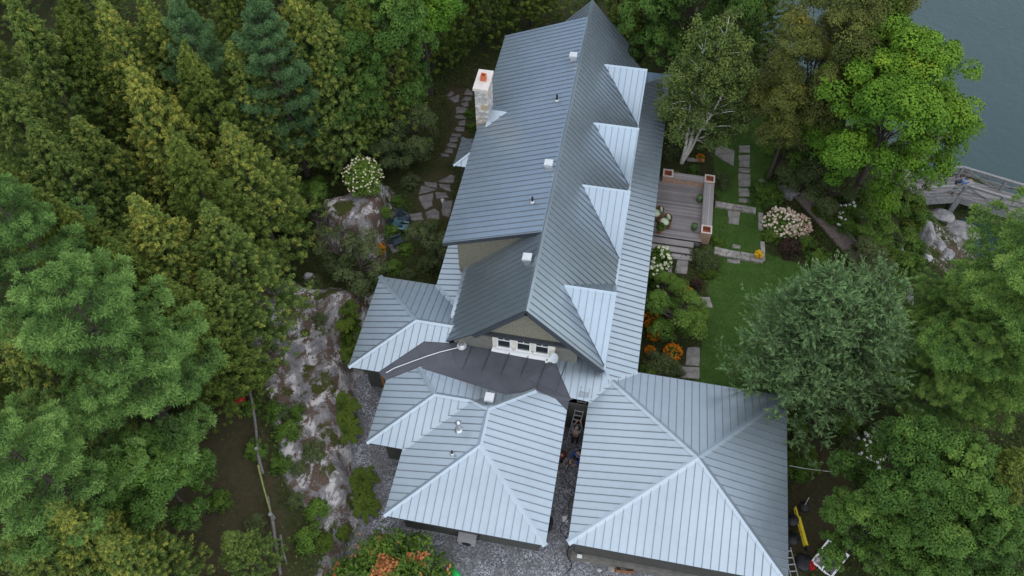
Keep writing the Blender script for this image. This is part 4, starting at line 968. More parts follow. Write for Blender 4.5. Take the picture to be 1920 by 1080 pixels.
# ------------------------------------------------------------------ shrubs, flowers, ferns
FW = {'white': make_shrub(71, 1.15, 1.5, 'shrub', 'flowering_bush', 80, 60, .11, flowers='creamf', nfl=120, fs=.05, tint=.62),
      'pink': make_shrub(72, 1.05, 1.3, 'shrub', 'hydrangea_bush', 70, 60, .10, flowers='pinkf', nfl=190, fs=.075, tint=.36),
      'lime': make_shrub(73, .8, 1.2, 'shrub', 'hydrangea_bush', 55, 60, .13, flowers='limef', nfl=24, fs=.11, tint=.3),
      'orange': make_shrub(74, .5, .7, 'shrub', 'orange_flowers', 26, 40, .08, flowers='orange', nfl=120, fs=.05, clr=.2),
      'snow': make_shrub(75, .85, 1.1, 'shrub', 'flowering_bush', 50, 55, .10, flowers='whitef', nfl=34, fs=.065)}
for k, px, py, s, lab, cat in [
 ('white', 684, 345, 1.1, 'flowering bush dotted with creamy white blooms on top of the grey boulder', 'flowering bush'),
 ('pink', 1462, 428, 1.0, 'large hydrangea covered in pink and cream panicles beside the lawn', 'hydrangea'), ('pink', 1492, 432, .8, 'smaller pink hydrangea merged into the right of the large one', 'hydrangea'),
 ('lime', 1236, 492, .95, 'hydrangea with greenish white balls beside the deck steps', 'hydrangea'), ('lime', 1228, 525, .8, 'hydrangea with greenish white balls against the porch eave', 'hydrangea'),
 ('orange', 1220, 605, 1.0, 'upper clump of orange flowers touching the porch roof', 'flowers'), ('orange', 1260, 665, 1.0, 'lower clump of orange flowers above the grey slabs', 'flowers'), ('orange', 1225, 632, .7, 'thin orange flowers between the two orange clumps', 'flowers'),
 ('orange', 1285, 600, .6, 'few orange flowers under the right side of the yellow green tree', 'flowers'), ('orange', 1218, 660, .6, 'orange flowers low against the porch eave left of the lower clump', 'flowers'), ('orange', 1290, 548, .5, 'small orange flowers by the bronze leaved plant', 'flowers'),
 ('orange', 712, 472, .75, 'orange flowers at the foot of the grey boulder by the patio', 'flowers'), ('orange', 1312, 300, .6, 'orange flowers beside the birch trunk', 'flowers'), ('orange', 1410, 486, .0, '', ''),
 ('snow', 1585, 420, 1.25, 'bush with scattered pure white blooms right of the gravel path', 'flowering bush'), ('snow', 1622, 855, 1.1, 'dark bush with white blooms under the larch', 'flowering bush')]:
    if s == 0: continue
    x, y, z = bp(px, py); place(FW[k], x, y, z-.05, s, px*.37, lab, cat, 'flowering plants')
SH = {'g': make_shrub(81, .9, .9), 'd': make_shrub(82, .9, 1.0, 'shrubd', leaf=.085), 'b': make_shrub(83, .75, .9, 'purple', tint=.4, leaf=.09), 'j': make_shrub(84, 1.0, .9, 'shrubd', ncl=60, per=80, leaf=.14, narrow=.25, tint=.2),
      'y': make_shrub(85, .7, .7, 'fern', leaf=.14, narrow=.4, tint=.35), 's': make_shrub(86, 1.9, 2.2, 'sumac', 'red_tipped_shrub', 120, 80, .15, narrow=.5, tint=.30, clr=.22), 'k': make_shrub(87, .8, .6, 'shrub', ncl=50, per=70, leaf=.16, narrow=.22, tint=.28)}
# tips of the sumac turn red with height
me_ = [c_ for c_ in SH['s'].children if c_.name.startswith('foliage')][0].data
co_ = np.empty(len(me_.vertices)*3, np.float32); me_.vertices.foreach_get('co', co_); zf = co_.reshape(-1, 4, 3)[:, :, 2].mean(1); xf = co_.reshape(-1, 4, 3)[:, 0, :2]
tv = np.empty(len(zf), np.float32); me_.attributes['tint'].data.foreach_get('value', tv); red = (vnoise(xf[:, 0], xf[:, 1], .38, 5) > .10) & (zf > 1.0)
tv = np.where(red, .85+.15*_rs.rand(len(zf)), np.clip(tv*.8, 0, .62)); me_.attributes['tint'].data.foreach_set('value', tv.astype(np.float32))
shr = [
 ('s', 748, 1105, 1.4, 'large green shrub with coral red leaf tips on the bottom edge'), ('s', 640, 1095, .6, 'small red tipped shrub on the ledge left of the large one'),
 ('k', 1435, 372, 1.5, 'dense bright green grassy mound between stepping stones and boulder'), ('g', 1445, 448, .75, 'lime green mound below the pink hydrangea'), ('b', 1478, 470, 1.05, 'dark bronze leaved bush below the pink hydrangea'),
 ('g', 1510, 462, .8, 'dark green bush right of the bronze bush'), ('g', 1535, 490, .7, 'green bush between the gravel path and the larch tip'), ('j', 1318, 492, 1.0, 'dark grey green needle leaved bush below the deck corner'), ('y', 1325, 515, .8, 'yellow green grassy plant under the needle leaved bush'),
 ('b', 1303, 536, .6, 'bronze leaved plant beside the yellow green tree'), ('d', 1346, 345, .9, 'rounded grey green bush outside the bench corner'), ('d', 1334, 372, .55, 'small grey green bush along the outer side of the bench'), ('g', 1345, 455, .55, 'green bush between deck corner box and lower lawn'),
 ('d', 1235, 690, 1.0, 'dull green bush in the corner of porch and garage roofs'), ('g', 1215, 700, .7, 'dark bush tight against the lower porch eave'), ('d', 1262, 698, .7, 'dull green bush above the lowest grey slab'),
 ('g', 1268, 335, .6, 'green plant between birch trunk and bench'), ('g', 1300, 322, .55, 'green groundcover mound behind the bench'), ('d', 1252, 290, .8, 'dark bush between birch trunk and porch eave'),
 ('y', 1540, 400, .75, 'rusty yellow fern like plant beside the upper gravel path'), ('g', 1562, 415, .8, 'dark green bush below the white bloomed bush on its left'), ('g', 1560, 365, .9, 'green bush above the white bloomed bush'), ('g', 1600, 370, .9, 'green bush between white blooms and birch stem'),
 ('k', 1682, 395, .75, 'bright yellow green tuft right of the white birch stem'), ('g', 1700, 380, .9, 'green bush at the near end of the bridge'), ('y', 1715, 405, .9, 'light green tall grass by the bridge'), ('g', 1650, 440, .9, 'green bush on the bank below the birch stem'), ('d', 1625, 470, .9, 'grey green bush on the bank beside the path'),
 ('y', 1655, 490, .95, 'yellow green grass on the bank above the pine tip'), ('g', 1640, 520, .9, 'green bush on the bank at the lower end of the path'), ('y', 1675, 525, .8, 'yellow green grass by the dark bank crack'),  ('g', 1690, 455, .8, 'green bush above the shore boulders'), ('g', 1710, 500, .7, 'green bush left of the pale shore boulder'),
 ('y', 1700, 600, .7, 'yellow plant between the tall pine boughs and the larch'), ('g', 1500, 880, .85, 'fern green bush beside the garage eave'), ('g', 1492, 800, .7, 'bright green plants against the right garage eave'), ('d', 1490, 850, .7, 'dull green bush midway along the right garage eave'), ('d', 1880, 640, 1.0, 'dull bush on the bank at the right edge'),
 ('g', 515, 780, .8, 'leafy sapling beside the upper rail fence'), ('g', 545, 815, .85, 'bright leafy bush on the ledge right of the fence'), ('g', 475, 765, .65, 'leafy sapling left of the upper rails'), ('g', 480, 845, .7, 'leafy sapling at the middle of the rail fence'), ('d', 590, 850, .75, 'blue green bush in the middle of the rock ledge'), 
 ('g', 410, 945, .7, 'dark seedling bush in the brown clearing'), ('d', 480, 985, .6, 'blue green seedling left of the lower rails'), ('g', 600, 960, .75, 'bright green bush above the mossy ledge'), ('g', 580, 1010, .8, 'bright green bush on the mossy ledge by the red tipped shrub'), ('y', 640, 1000, .6, 'yellow green bush at the foot of the ledge near the gravel'),
 ('d', 590, 540, .8, 'dull bush above the pale round rock'), ('g', 530, 420, .9, 'dark green bush at the forest edge above the fallen branch'), ('g', 505, 480, .8, 'green bush beside the fallen branch'), ('d', 540, 470, .8, 'dull green bush right of the fallen branch'), ('g', 480, 610, .8, 'green bush above the white streaked ledge'), ('d', 700, 520, .8, 'dull bush between grey twigged tree and wing roof'), ('g', 735, 505, .7, 'green bush under the patio tree'),
 ('g', 735, 440, .8, 'dark green groundcover bush right of the grey boulder'), ('g', 722, 405, .7, 'dark green plant at the boulder foot'), ('d', 770, 345, .8, 'dull bush at the edge of the flagstones'), ('g', 880, 215, .5, 'green plant at the foot of the chimney'), ('g', 884, 240, .5, 'green plant below the chimney beside the path'), ('d', 690, 500, .5, 'small dull bush left of the orange patio flowers'),
 ('d', 600, 600, .5, 'low tuft in a crack of the upper ledge'), ('g', 540, 560, .6, 'dark tuft at the top of the white streaked ledge'), ('d', 555, 940, .5, 'tuft left of the pale ledge hump'), ('d', 1600, 840, .9, 'dull bush on the shady ground under the larch edge'), ('g', 1640, 830, 1.0, 'dark green bush between the larch and the lower right maples'), ('g', 1580, 800, .9, 'green bush under the drooping larch boughs'), ('y', 1620, 545, .75, 'yellowish fern bush where the gravel path ends'), ('d', 1660, 455, .8, 'grey green bush in the middle of the bank above the shore'), ('g', 1668, 478, .75, 'green bush just below the grey green bank bush'),
 ('y', 1640, 490, .7, 'light green grass in the middle of the bank'), ('g', 1685, 500, .8, 'green bush above the cracked bank rock'),  ('k', 1665, 545, .7, 'grassy tuft right of the pale outcrop'), ('g', 1720, 470, .6, 'small green bush at the shore boulders'), ('g', 1725, 420, .8, 'leafy green bush beside the inlet below the bridge'), ('y', 1705, 430, .8, 'feathery light green plant on the bank below the bridge end'),
  ('d', 1525, 345, .8, 'dark bush above the rough stone steps'), ('g', 1610, 395, .8, 'green bush right of the white blooms'), ('d', 1500, 330, .9, 'dark bush left of the dense dark bush tree'),
 ('g', 600, 345, .7, 'green bush on the left shoulder of the grey boulder'), ('d', 625, 300, .6, 'dull bush on the rise above the boulder'), ('g', 745, 380, .6, 'low green plant between boulder and patio'), ('g', 760, 470, .6, 'dark green plant in front of the patio tree'), ('d', 800, 500, .7, 'dull bush under the house eave near the wing'), ('d', 765, 520, .6, 'dark low bush at the wing valley'),
 ('g', 500, 700, .7, 'sapling above the upper fence rail'), ('g', 560, 775, .6, 'sapling on the left of the ledge'), ('g', 525, 870, .7, 'bush between the fence and the ledge'), ('d', 560, 880, .5, 'small dull bush on the ledge left side'), ('y', 610, 1020, .7, 'rusty moss mound on the lower ledge'), 
 ('y', 690, 690, .4, 'tuft at the gravel corner by the wing'),
]
for i, (k, px, py, s, lab) in enumerate(shr):
    x, y, z = bp(px, py); s *= 1.35 if 1530 < px < 1730 and 340 < py < 620 else 1.0
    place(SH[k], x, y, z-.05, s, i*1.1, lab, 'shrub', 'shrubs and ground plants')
FN = [make_fern(91), make_fern(92, .7, n_=17)]
ferns = [(652, 580, 'topmost fern of the row beside the wing roof'), (648, 602, 'second fern from the top beside the wing roof'), (657, 625, 'third fern from the top beside the wing roof'), (652, 650, 'fourth fern from the top beside the wing roof'), (660, 672, 'lowest fern of the upper row by the wing corner'),
 (640, 770, 'topmost fern of the gravel edge row below the wing'), (650, 790, 'fern in the gravel edge row just below its topmost one'), (648, 815, 'lowest fern of the gravel edge row below the wing'), (680, 905, 'top fern of the clump at the ledge foot'), (678, 930, 'middle fern of the clump at the ledge foot'), (686, 955, 'lowest fern of the clump at the ledge foot'),
 (1500, 865, 'fern beside the right garage eave'), (1490, 780, 'fern at the back right garage corner')]
for i, (px, py, lab) in enumerate(ferns):
    x, y, z = bp(px, py); place(FN[i % 2], x, y, z, 1.0+.15*(i % 3), i*.9, lab, 'fern', 'ferns')

# ================================================================== GARDEN BUILT THINGS
def boards_mat(name, lo, hi, axis='x', width=.14, scale=1.0):
    m, n, b = new_mat(name); co = objco(n); s = N(n, 'ShaderNodeSeparateXYZ'); n.links.new(co, s.inputs[0])
    a = s.outputs[0 if axis == 'y' else 1]; k = math_(n, 'DIVIDE', a, width)
    fr = math_(n, 'FRACT', k); fl = math_(n, 'FLOOR', k)
    wn = N(n, 'ShaderNodeTexWhiteNoise', noise_dimensions='1D'); n.links.new(fl, wn.inputs['W'])
    mp = N(n, 'ShaderNodeMapping'); mp.inputs['Scale'].default_value = (1.2, 14, 4) if axis == 'x' else (14, 1.2, 4); n.links.new(co, mp.inputs[0])
    g = noise(n, 3, 5, .65, mp.outputs[0]); st = noise(n, .8, 4, .6, co)
    f = math_(n, 'ADD', math_(n, 'ADD', math_(n, 'MULTIPLY', wn.outputs['Value'], .35), math_(n, 'MULTIPLY', g.outputs['Fac'], .35)), math_(n, 'MULTIPLY', st.outputs['Fac'], .35))
    r = ramp(n, f, [(.25, lo), (.8, hi)])
    gap = math_(n, 'LESS_THAN', fr, .07)
    n.links.new(mix(n, gap, r.outputs[0], tuple(x*.25 for x in lo)), b.inputs['Base Color']); b.inputs['Roughness'].default_value = .85; b.inputs['Specular IOR Level'].default_value = .2
    return m
M['deck'] = boards_mat('weathered_deck_boards', (.14, .125, .12), (.32, .295, .29), 'x')
M['bench'] = boards_mat('weathered_bench_boards', (.22, .205, .20), (.42, .39, .38), 'y', .13)
M['benchx'] = boards_mat('weathered_bench_boards_cross', (.22, .20, .19), (.44, .40, .38), 'x', .13)
M['greywood'] = simple('silver_grey_timber', (.24, .235, .23), .85, 0, .45, 9, .2, .4)
M['cedarbox'] = simple('pale_cedar_boards', (.42, .27, .19), .8, 0, .25, 6, .2, .2)
M['redwood'] = simple('red_brown_box_lining', (.36, .11, .06), .8, 0, .3, 7)
M['palewood'] = simple('pale_box_rim', (.56, .47, .41), .75, 0, .12, 6)
M['flag'] = simple('flagstone', (.135, .125, .12), .9, 0, .30, 2.2, .2, .5, (.22, .20, .19))
M['slab'] = simple('garden_slab', (.21, .20, .185), .9, 0, .3, 2.5, .2, .5, (.33, .30, .27))
M['palestone'] = simple('pale_stone', (.46, .45, .44), .9, 0, .25, 3, .2, .5)
M['border'] = simple('border_stone', (.27, .25, .225), .9, 0, .35, 3.5, .2, .6, (.42, .385, .35))
M['rock'] = simple('grey_boulder', (.17, .165, .165), .9, 0, .45, 2.0, .2, .9, (.40, .38, .37))
M['wicker'] = simple('wicker', (.20, .115, .065), .8, 0, .3, 22, .2, .6)
M['cushion'] = simple('pale_green_cushion', (.50, .58, .42), .9, 0, .08, 5)
M['greenpot'] = simple('mossy_green_stool', (.075, .13, .045), .7, 0, .3, 8)
M['yellow'] = simple('yellow_fibreglass', (.70, .52, .02), .5, 0, .12, 6)
M['red'] = simple('red_plastic', (.50, .015, .02), .4, 0, .1, 5)
M['lime'] = simple('lime_plastic', (.55, .62, .05), .4, 0, .1, 5)
M['mint'] = simple('mint_plastic', (.20, .60, .40), .4, 0, .1, 5)
M['greenp'] = simple('bright_green_plastic', (.02, .50, .10), .4, 0, .1, 5)
M['blueg'] = simple('blue_green_paint', (.09, .18, .21), .6, 0, .2, 6)
M['navy'] = simple('dark_blue_paint', (.025, .042, .06), .6, 0, .2, 6)
M['pathm'] = simple('brown_path_gravel', (.20, .16, .14), .95, 0, .4, 9, .15, .6)
M['rope'] = simple('white_vinyl', (.70, .70, .70), .5, 0, .08, 8)
M['rust'] = simple('rusty_metal', (.25, .11, .05), .9, 0, .4, 6, .2, .4)
M['grill'] = simple('grey_metal_casing', (.36, .35, .34), .6, .1, .1, 6)
# deck
ZD_ = .45
dq = [at(1245, 338, ZD_), at(1320, 346, ZD_), at(1311, 445, ZD_)]
dx1 = (dq[1][0]+dq[2][0])/2+.1; dy1 = dq[1][1]+.25; dy0 = at(1280, 449, ZD_)[1]; dx0 = XR-1.4
dk = empty('timber_deck', (dx0, dy0, 0), 0, 'weathered grey timber deck beside the porch roof, edged by benches and corner boxes', 'deck')
mb = MB(); mb.box(((dx1-dx0)/2, (dy1-dy0)/2, ZD_-.04), (dx1-dx0, dy1-dy0, .08)); mb.build('deck_boards', M['deck'], dk)
mb = MB()
for a, b_ in (((0, .02, .2), (dx1-dx0, .02, .2)), ((dx1-dx0-.03, 0, .2), (dx1-dx0-.03, dy1-dy0, .2))): mb.bar(a, b_, .04, .34)
mb.build('rim_joist', M['greywood'], dk)
st = empty('deck_steps', (dx0+.9, dy0, 0), 0, 'three weathered timber steps descending from the deck toward the slabs', 'steps')
sw = at(1300, 460, .3)[0]-(dx0+.9)
for k in range(3):
    mb = MB(); mb.box((sw/2, -.22-.40*k, ZD_-.12-.13*k), (sw, .38, .07)); mb.box((sw/2, -.06-.40*k, ZD_-.22-.13*k), (sw, .03, .16)); mb.build('step', M['benchx'], st)
# bench along the lake side and the short bench at the back
ZB_ = .92
def bench(name, x0, y0, x1, y1, mat, label):
    o = empty(name, ((x0+x1)/2, (y0+y1)/2, 0), 0, label, 'bench', 'deck benches'); w_, l_ = x1-x0, y1-y0
    mb = MB(); mb.box((0, 0, ZB_-.03), (w_, l_, .06)); mb.build('seat', M[mat], o)
    mb = MB()
    mb.box((0, 0, (ZB_+ZD_)/2-.06), (w_-.06, l_-.06, ZB_-ZD_-.06)); mb.build('skirt', M['cedarbox'], o); return o
c1 = at(1253, 323, 1.02); c2 = at(1332, 335, 1.02); c3_ = at(1324, 430, 1.02)
bx = (c2[0]+c3_[0])/2
bench('deck_bench', bx-.30, c3_[1]+.3, bx+.30, c2[1]-.3, 'bench', 'long grey slatted bench along the lake side of the deck')
bench('deck_bench', c1[0]+.28, c2[1]-.28, bx-.28, c2[1]+.22, 'benchx', 'short grey bench across the back of the deck')
def planter(P, label):
    o = empty('planter_box', (P[0], P[1], 0), 0, label, 'planter box', 'square corner boxes of the deck'); s = .58; H = 1.02
    mb = MB()
    for sx_, sy_, a, b_ in ((-1, 0, .04, s), (1, 0, .04, s), (0, -1, s-.08, .04), (0, 1, s-.08, .04)): mb.box((sx_*(s/2-.02), sy_*(s/2-.02), H/2), (a, b_, H-.04))
    mb.build('side', M['cedarbox'], o)
    mb = MB()
    for sx_, sy_, a, b_ in ((-1, 0, .09, s+.04), (1, 0, .09, s+.04), (0, -1, s-.14, .09), (0, 1, s-.14, .09)): mb.box((sx_*(s/2-.025), sy_*(s/2-.025), H), (a, b_, .035))
    mb.build('rim', M['palewood'], o)
    mb = MB(); mb.box((0, 0, H-.34), (s-.09, s-.09, .04))
    for sx_, sy_, a, b_ in ((-1, 0, .012, s-.1), (1, 0, .012, s-.1), (0, 1, s-.1, .012)): mb.box((sx_*(s/2-.052), sy_*(s/2-.052), H-.17), (a, b_, .28))
    mb.box((.05, .02, H-.28), (.3, .16, .05)); mb.build('lining', M['redwood'], o); return o
planter((c1[0], c2[1]), 'square cedar box at the back corner of the deck against the porch eave'); planter((bx, c2[1]), 'square cedar box where the two deck benches meet'); planter((bx, c3_[1]), 'square cedar box at the near end of the long deck bench')
# wicker armchairs with cushions
def wicker_chair(P, rz, label):
    o = empty('wicker_armchair', P, rz, label, 'armchair', 'wicker armchairs on the deck')
    mb = MB(); k = 12; pts = [(.36*math.cos(math.pi*i/k), -.05+.38*math.sin(math.pi*i/k)) for i in range(k+1)]
    for i in range(k):
        a, b_ = pts[i], pts[i+1]; h0 = .52+.30*math.sin(math.pi*i/k); h1 = .52+.30*math.sin(math.pi*(i+1)/k)
        for sgn in (1,): mb.add([(a[0], a[1], .06), (b_[0], b_[1], .06), (b_[0]*1.08, b_[1]*1.08, h1), (a[0]*1.08, a[1]*1.08, h0), (a[0]*.88, a[1]*.88, .06), (b_[0]*.88, b_[1]*.88, .06), (b_[0]*.95, b_[1]*.95, h1), (a[0]*.95, a[1]*.95, h0)], [(0, 1, 2, 3), (5, 4, 7, 6), (3, 2, 6, 7)])
    mb.box((0, -.08, .22), (.62, .5, .30)); mb.build('frame', M['wicker'], o)
    mb = MB(); mb.ball((0, -.06, .42), .30, 12, 6, (1, .9, .32)); mb.build('seat_cushion', M['cushion'], o)
    mb = MB(); mb.ball((-.06, .2, .62), .24, 12, 6, (.85, .35, .8)); mb.build('back_cushion', M['cushion'], o); return o
p = at(1248, 415, ZD_+.4); wicker_chair((p[0], p[1], ZD_), -.9, 'wicker armchair with pale green cushions out on the deck')
p = at(1236, 400, ZD_+.4); wicker_chair((p[0]-.1, p[1], ZD_), -1.3, 'wicker armchair half hidden under the porch eave')
def stool(P, label):
    mb = MB(); mb.tube([(0, 0, 0), (0, 0, .12), (0, 0, .36), (0, 0, .44), (0, 0, .445), (0, 0, .40)], [.14, .17, .19, .18, .15, .13], 16)
    o = mb.build('garden_stool', M['greenpot'], None, label=label, cat='stool', group='green stools on the deck'); o.location = P
p = at(1312, 371, ZD_+.3); stool((p[0], p[1], ZD_), 'round mossy green stool near the middle of the long bench'); p = at(1302, 424, ZD_+.3); stool((p[0], p[1], ZD_), 'round mossy green stool beside the near corner box')
mb = MB(); mb.tube([(0, 0, 0), (0, 0, .1), (0, 0, .3)], [.10, .13, .15], 12); p = at(1232, 435, ZD_); pot = empty('flower_pot', (p[0]+.15, p[1], ZD_), 0, 'potted white flowering plant on the deck below the wicker chairs', 'potted plant'); link('pot', mb.mesh('pot'), M['clay'], pot)
r_ = np.random.RandomState(3); cc = sph(r_, 16)*.2+np.array([0, 0, .5]); C, Nn, T = clumps_to_leaves(r_, cc, np.full(16, .12), 30, np.full(16, .4)); link('foliage', leaf_mesh('foliage', C, Nn, .1, .06, T, None, 3), M['shrub'], pot)
# ------------------------------------------------------------------ stones
STONES = []; STONEP = []
def poly_stone(name, px_, z, h, mat, label, cat, group=None, rise=.0, seed=0):
    q_ = [at(a, b_, z+h) for a, b_ in px_]; cx = sum(p[0] for p in q_)/len(q_); cy = sum(p[1] for p in q_)/len(q_); STONES.append((cx, cy, max(math.hypot(p[0]-cx, p[1]-cy) for p in q_)*.8)); STONEP.append([(p[0], p[1]) for p in q_]); rg = random.Random(seed+len(px_)*7+int(px_[0][0])); P_ = []
    for i in range(len(q_)):
        a, b_ = q_[i], q_[(i+1) % len(q_)]
        for t in (0, .35, .7):
            P_.append((a[0]+(b_[0]-a[0])*t-cx+rg.uniform(-.03, .03), a[1]+(b_[1]-a[1])*t-cy+rg.uniform(-.03, .03)))
    mb = MB(); mb.prism(P_, -.12, h, inset=min(.03, h*.4)); o = mb.build(name, M[mat], None, label=label, cat=cat, group=group); o.location = (cx, cy, z+rise); return o
steps_px = [
 ([(1385, 290), (1406, 290), (1406, 313), (1386, 312)], 'large square stepping slab below the birch, second of the lawn row'), ([(1385, 272), (1406, 272), (1406, 286), (1386, 285)], 'topmost stepping slab of the lawn row, partly under birch twigs'), ([(1385, 315), (1407, 316), (1406, 323), (1385, 322)], 'narrow stepping slab in the upper lawn row'),
 ([(1385, 325), (1407, 326), (1406, 349), (1385, 349)], 'square stepping slab directly below the narrow one'), ([(1385, 352), (1406, 353), (1405, 368), (1385, 367)], 'stepping slab beside the grassy mound'), ([(1385, 371), (1406, 373), (1408, 380), (1385, 378)], 'lowest stepping slab of the lawn row at the stone border'),
 ([(1340, 279), (1352, 273), (1378, 282), (1376, 311), (1355, 300), (1340, 288)], 'big irregular flat stone in the grass left of the stepping slab row'), ([(1365, 394), (1388, 397), (1386, 421), (1366, 418)], 'lone square slab in the middle lawn between the two stone borders'), ([(1375, 457), (1389, 459), (1388, 466), (1373, 464)], 'small slab touching the lower stone border from above'), ([(1364, 485), (1389, 487), (1387, 494), (1363, 491)], 'narrow slab just below the lower stone border'),
 ([(1271, 486), (1292, 487), (1288, 513), (1265, 511)], 'large slab at the foot of the deck steps'), ([(1254, 484), (1262, 485), (1261, 492), (1253, 491)], 'small slab left of the large one under the deck steps'), ([(1253, 498), (1261, 498), (1259, 513), (1252, 511)], 'narrow upright slab beside the lime hydrangea'),
 ([(1289, 651), (1313, 651), (1311, 687), (1286, 684)], 'upper of the two grey slabs near the garage roof'), ([(1272, 686), (1312, 689), (1311, 711), (1275, 708)], 'lower of the two grey slabs near the garage roof'), ([(1300, 556), (1330, 556), (1337, 577), (1295, 574)], 'pointed grey slab peeping out under the yellow green tree')]
for i, (q_, lab) in enumerate(steps_px): poly_stone('stepping_stone', q_, 0.0, .05, 'slab', lab, 'stepping stone', 'slabs set in the lawn', seed=i)
flag_px = [
 ([(836, 179), (847, 170), (851, 174), (849, 178), (840, 181)], 'leftmost flagstone at the top of the path beside the chimney'), ([(840, 184), (861, 176), (860, 190), (853, 191)], 'triangular flagstone at the top of the path'), ([(869, 176), (876, 165), (887, 172), (886, 178)], 'flagstone nearest the chimney at the top of the path'), ([(864, 189), (873, 181), (885, 182), (884, 187)], 'long flagstone right of the triangular one'),
 ([(863, 194), (877, 190), (878, 199), (870, 199)], 'small pointed flagstone below the long one'), ([(855, 204), (857, 200), (875, 202), (878, 210), (855, 212)], 'broad flagstone first in the single file path'), ([(853, 216), (876, 215), (873, 222), (854, 221)], 'flat oblong flagstone second in the single file path'), ([(860, 227), (872, 225), (872, 235), (860, 234)], 'squarish flagstone third in the single file path'),
 ([(851, 241), (858, 237), (872, 238), (869, 246), (855, 245)], 'oval flagstone fourth in the single file path'), ([(846, 252), (849, 249), (865, 251), (862, 256), (847, 255)], 'thin flagstone fifth in the single file path'), ([(843, 258), (859, 257), (859, 264), (843, 266)], 'flagstone sixth in the single file path, above the bay roof tip'), ([(838, 270), (844, 267), (857, 269), (856, 276), (839, 274)], 'flagstone seventh in the single file path'),
 ([(834, 282), (841, 277), (850, 279), (848, 287), (835, 285)], 'rounded flagstone eighth in the single file path'), ([(827, 287), (841, 287), (842, 293), (828, 292)], 'flagstone ending the single file path by the dull green tree'),
 ([(795, 340), (818, 342), (820, 352), (797, 348)], 'slim paving stone at the top left of the patio'), ([(821, 340), (846, 327), (853, 330), (850, 343), (824, 341)], 'big paving stone at the top of the patio near the eave'), ([(784, 364), (790, 347), (818, 355), (811, 358), (787, 363)], 'paving stone on the left edge of the patio'), ([(785, 367), (812, 361), (811, 385), (797, 393), (791, 385)], 'tall paving stone in the left middle of the patio'),
 ([(816, 360), (836, 361), (841, 370), (818, 372)], 'wide paving stone in the middle of the patio'), ([(824, 345), (844, 346), (845, 359), (825, 352)], 'square paving stone in the upper middle of the patio'), ([(797, 398), (815, 390), (824, 398), (824, 411), (801, 409)], 'five sided paving stone at the lower left of the patio'), ([(829, 377), (849, 375), (842, 407), (829, 403)], 'long paving stone beside the eave at the lower right of the patio'), ([(757, 404), (790, 397), (794, 412), (768, 414)], 'pale paving stone next to the blue green chairs'), ([(728, 458), (745, 455), (750, 470), (735, 474)], 'outlying paving stone by the orange patio flowers')]
for i, (q_, lab) in enumerate(flag_px): poly_stone('flagstone', q_, 0.0, .05, 'flag', lab, 'flagstone', 'flagstones left of the house', seed=i)
ws = at(829, 377, .1); mb = MB(); mb.add([(-.16, .12, 0), (.18, .16, 0), (.06, -.2, 0), (-.1, .08, .16), (.12, .1, .18), (.04, -.12, .1)], [(0, 2, 5, 3), (2, 1, 4, 5), (1, 0, 3, 4), (3, 5, 4)])
o = mb.build('white_rock', M['palestone'], None, label='jagged white rock lying on the patio paving', cat='rock'); o.location = (ws[0], ws[1], .05)
def border(px_, w_, label, h=.16, n_=9):
    A, B = at(px_[0][0], px_[0][1], h), at(px_[1][0], px_[1][1], h); d = B-A; L = np.linalg.norm(d[:2]); an = math.atan2(d[1], d[0]); nn_ = np.array((-d[1], d[0]))/L*w_/2; STONEP.append([tuple(A[:2]-nn_), tuple(B[:2]-nn_), tuple(B[:2]+nn_), tuple(A[:2]+nn_)]); rg = random.Random(int(px_[0][0])); mb = MB()
    rows = 2 if w_ > .3 else 1; x = 0
    for rw in range(rows):
        x = 0
        while x < L-.05:
            l = min(rg.uniform(.4, .9), L-x); ww = w_/rows-.02; yy = (rw-(rows-1)/2)*w_/rows
            mb.prism([(x+.012, yy-ww/2+rg.uniform(-.02, .01)), (x+l-.012, yy-ww/2+rg.uniform(-.02, .01)), (x+l-.012, yy+ww/2+rg.uniform(-.01, .02)), (x+.012, yy+ww/2+rg.uniform(-.01, .02))], -.15, h+rg.uniform(-.02, .02), inset=.02); x += l
    o = mb.build('stone_border', M['border'], None, label=label, cat='stone border', group='stone borders of the lawn'); o.location = (A[0], A[1], 0); o.rotation_euler.z = an
border(((1341, 381), (1418, 394)), .42, 'upper stone border crossing the lawn beside the long bench'); border(((1339, 469), (1432, 486)), .52, 'lower wide stone border crossing the lawn below the deck')
border(((1427, 398), (1427, 430)), .28, 'stone border beside the pink hydrangea running up the lawn edge'); border(((1430, 452), (1431, 488)), .26, 'stone border end piece running up from the yellow pot'); border(((1288, 297), (1321, 299)), .2, 'thin stone edging behind the birch trunk'); border(((1254, 470), (1254, 473)), .2, '') if False else None
pt = at(1422, 478, .4); yp = empty('flower_pot', (pt[0], pt[1], .14), 0, 'pot of golden yellow mums on the end of the lower stone border', 'potted plant')
mb = MB(); mb.tube([(0, 0, 0), (0, 0, .05), (0, 0, .22)], [.10, .12, .15], 12); link('pot', mb.mesh('pot'), M['clay'], yp)
M['goldf'] = leaf_mat('golden_petals', [(.42, .22, .01), (.58, .36, .015), (.66, .46, .03)])
cc = sph(r_, 24)*np.array([.2, .2, .16])+np.array([0, 0, .34]); C, Nn, T = clumps_to_leaves(r_, cc, np.full(24, .09), 26, .3+.4*r_.rand(24)); link('blossoms', leaf_mesh('blossoms', C, Nn, .07, .06, T, None, 3), M['goldf'], yp)
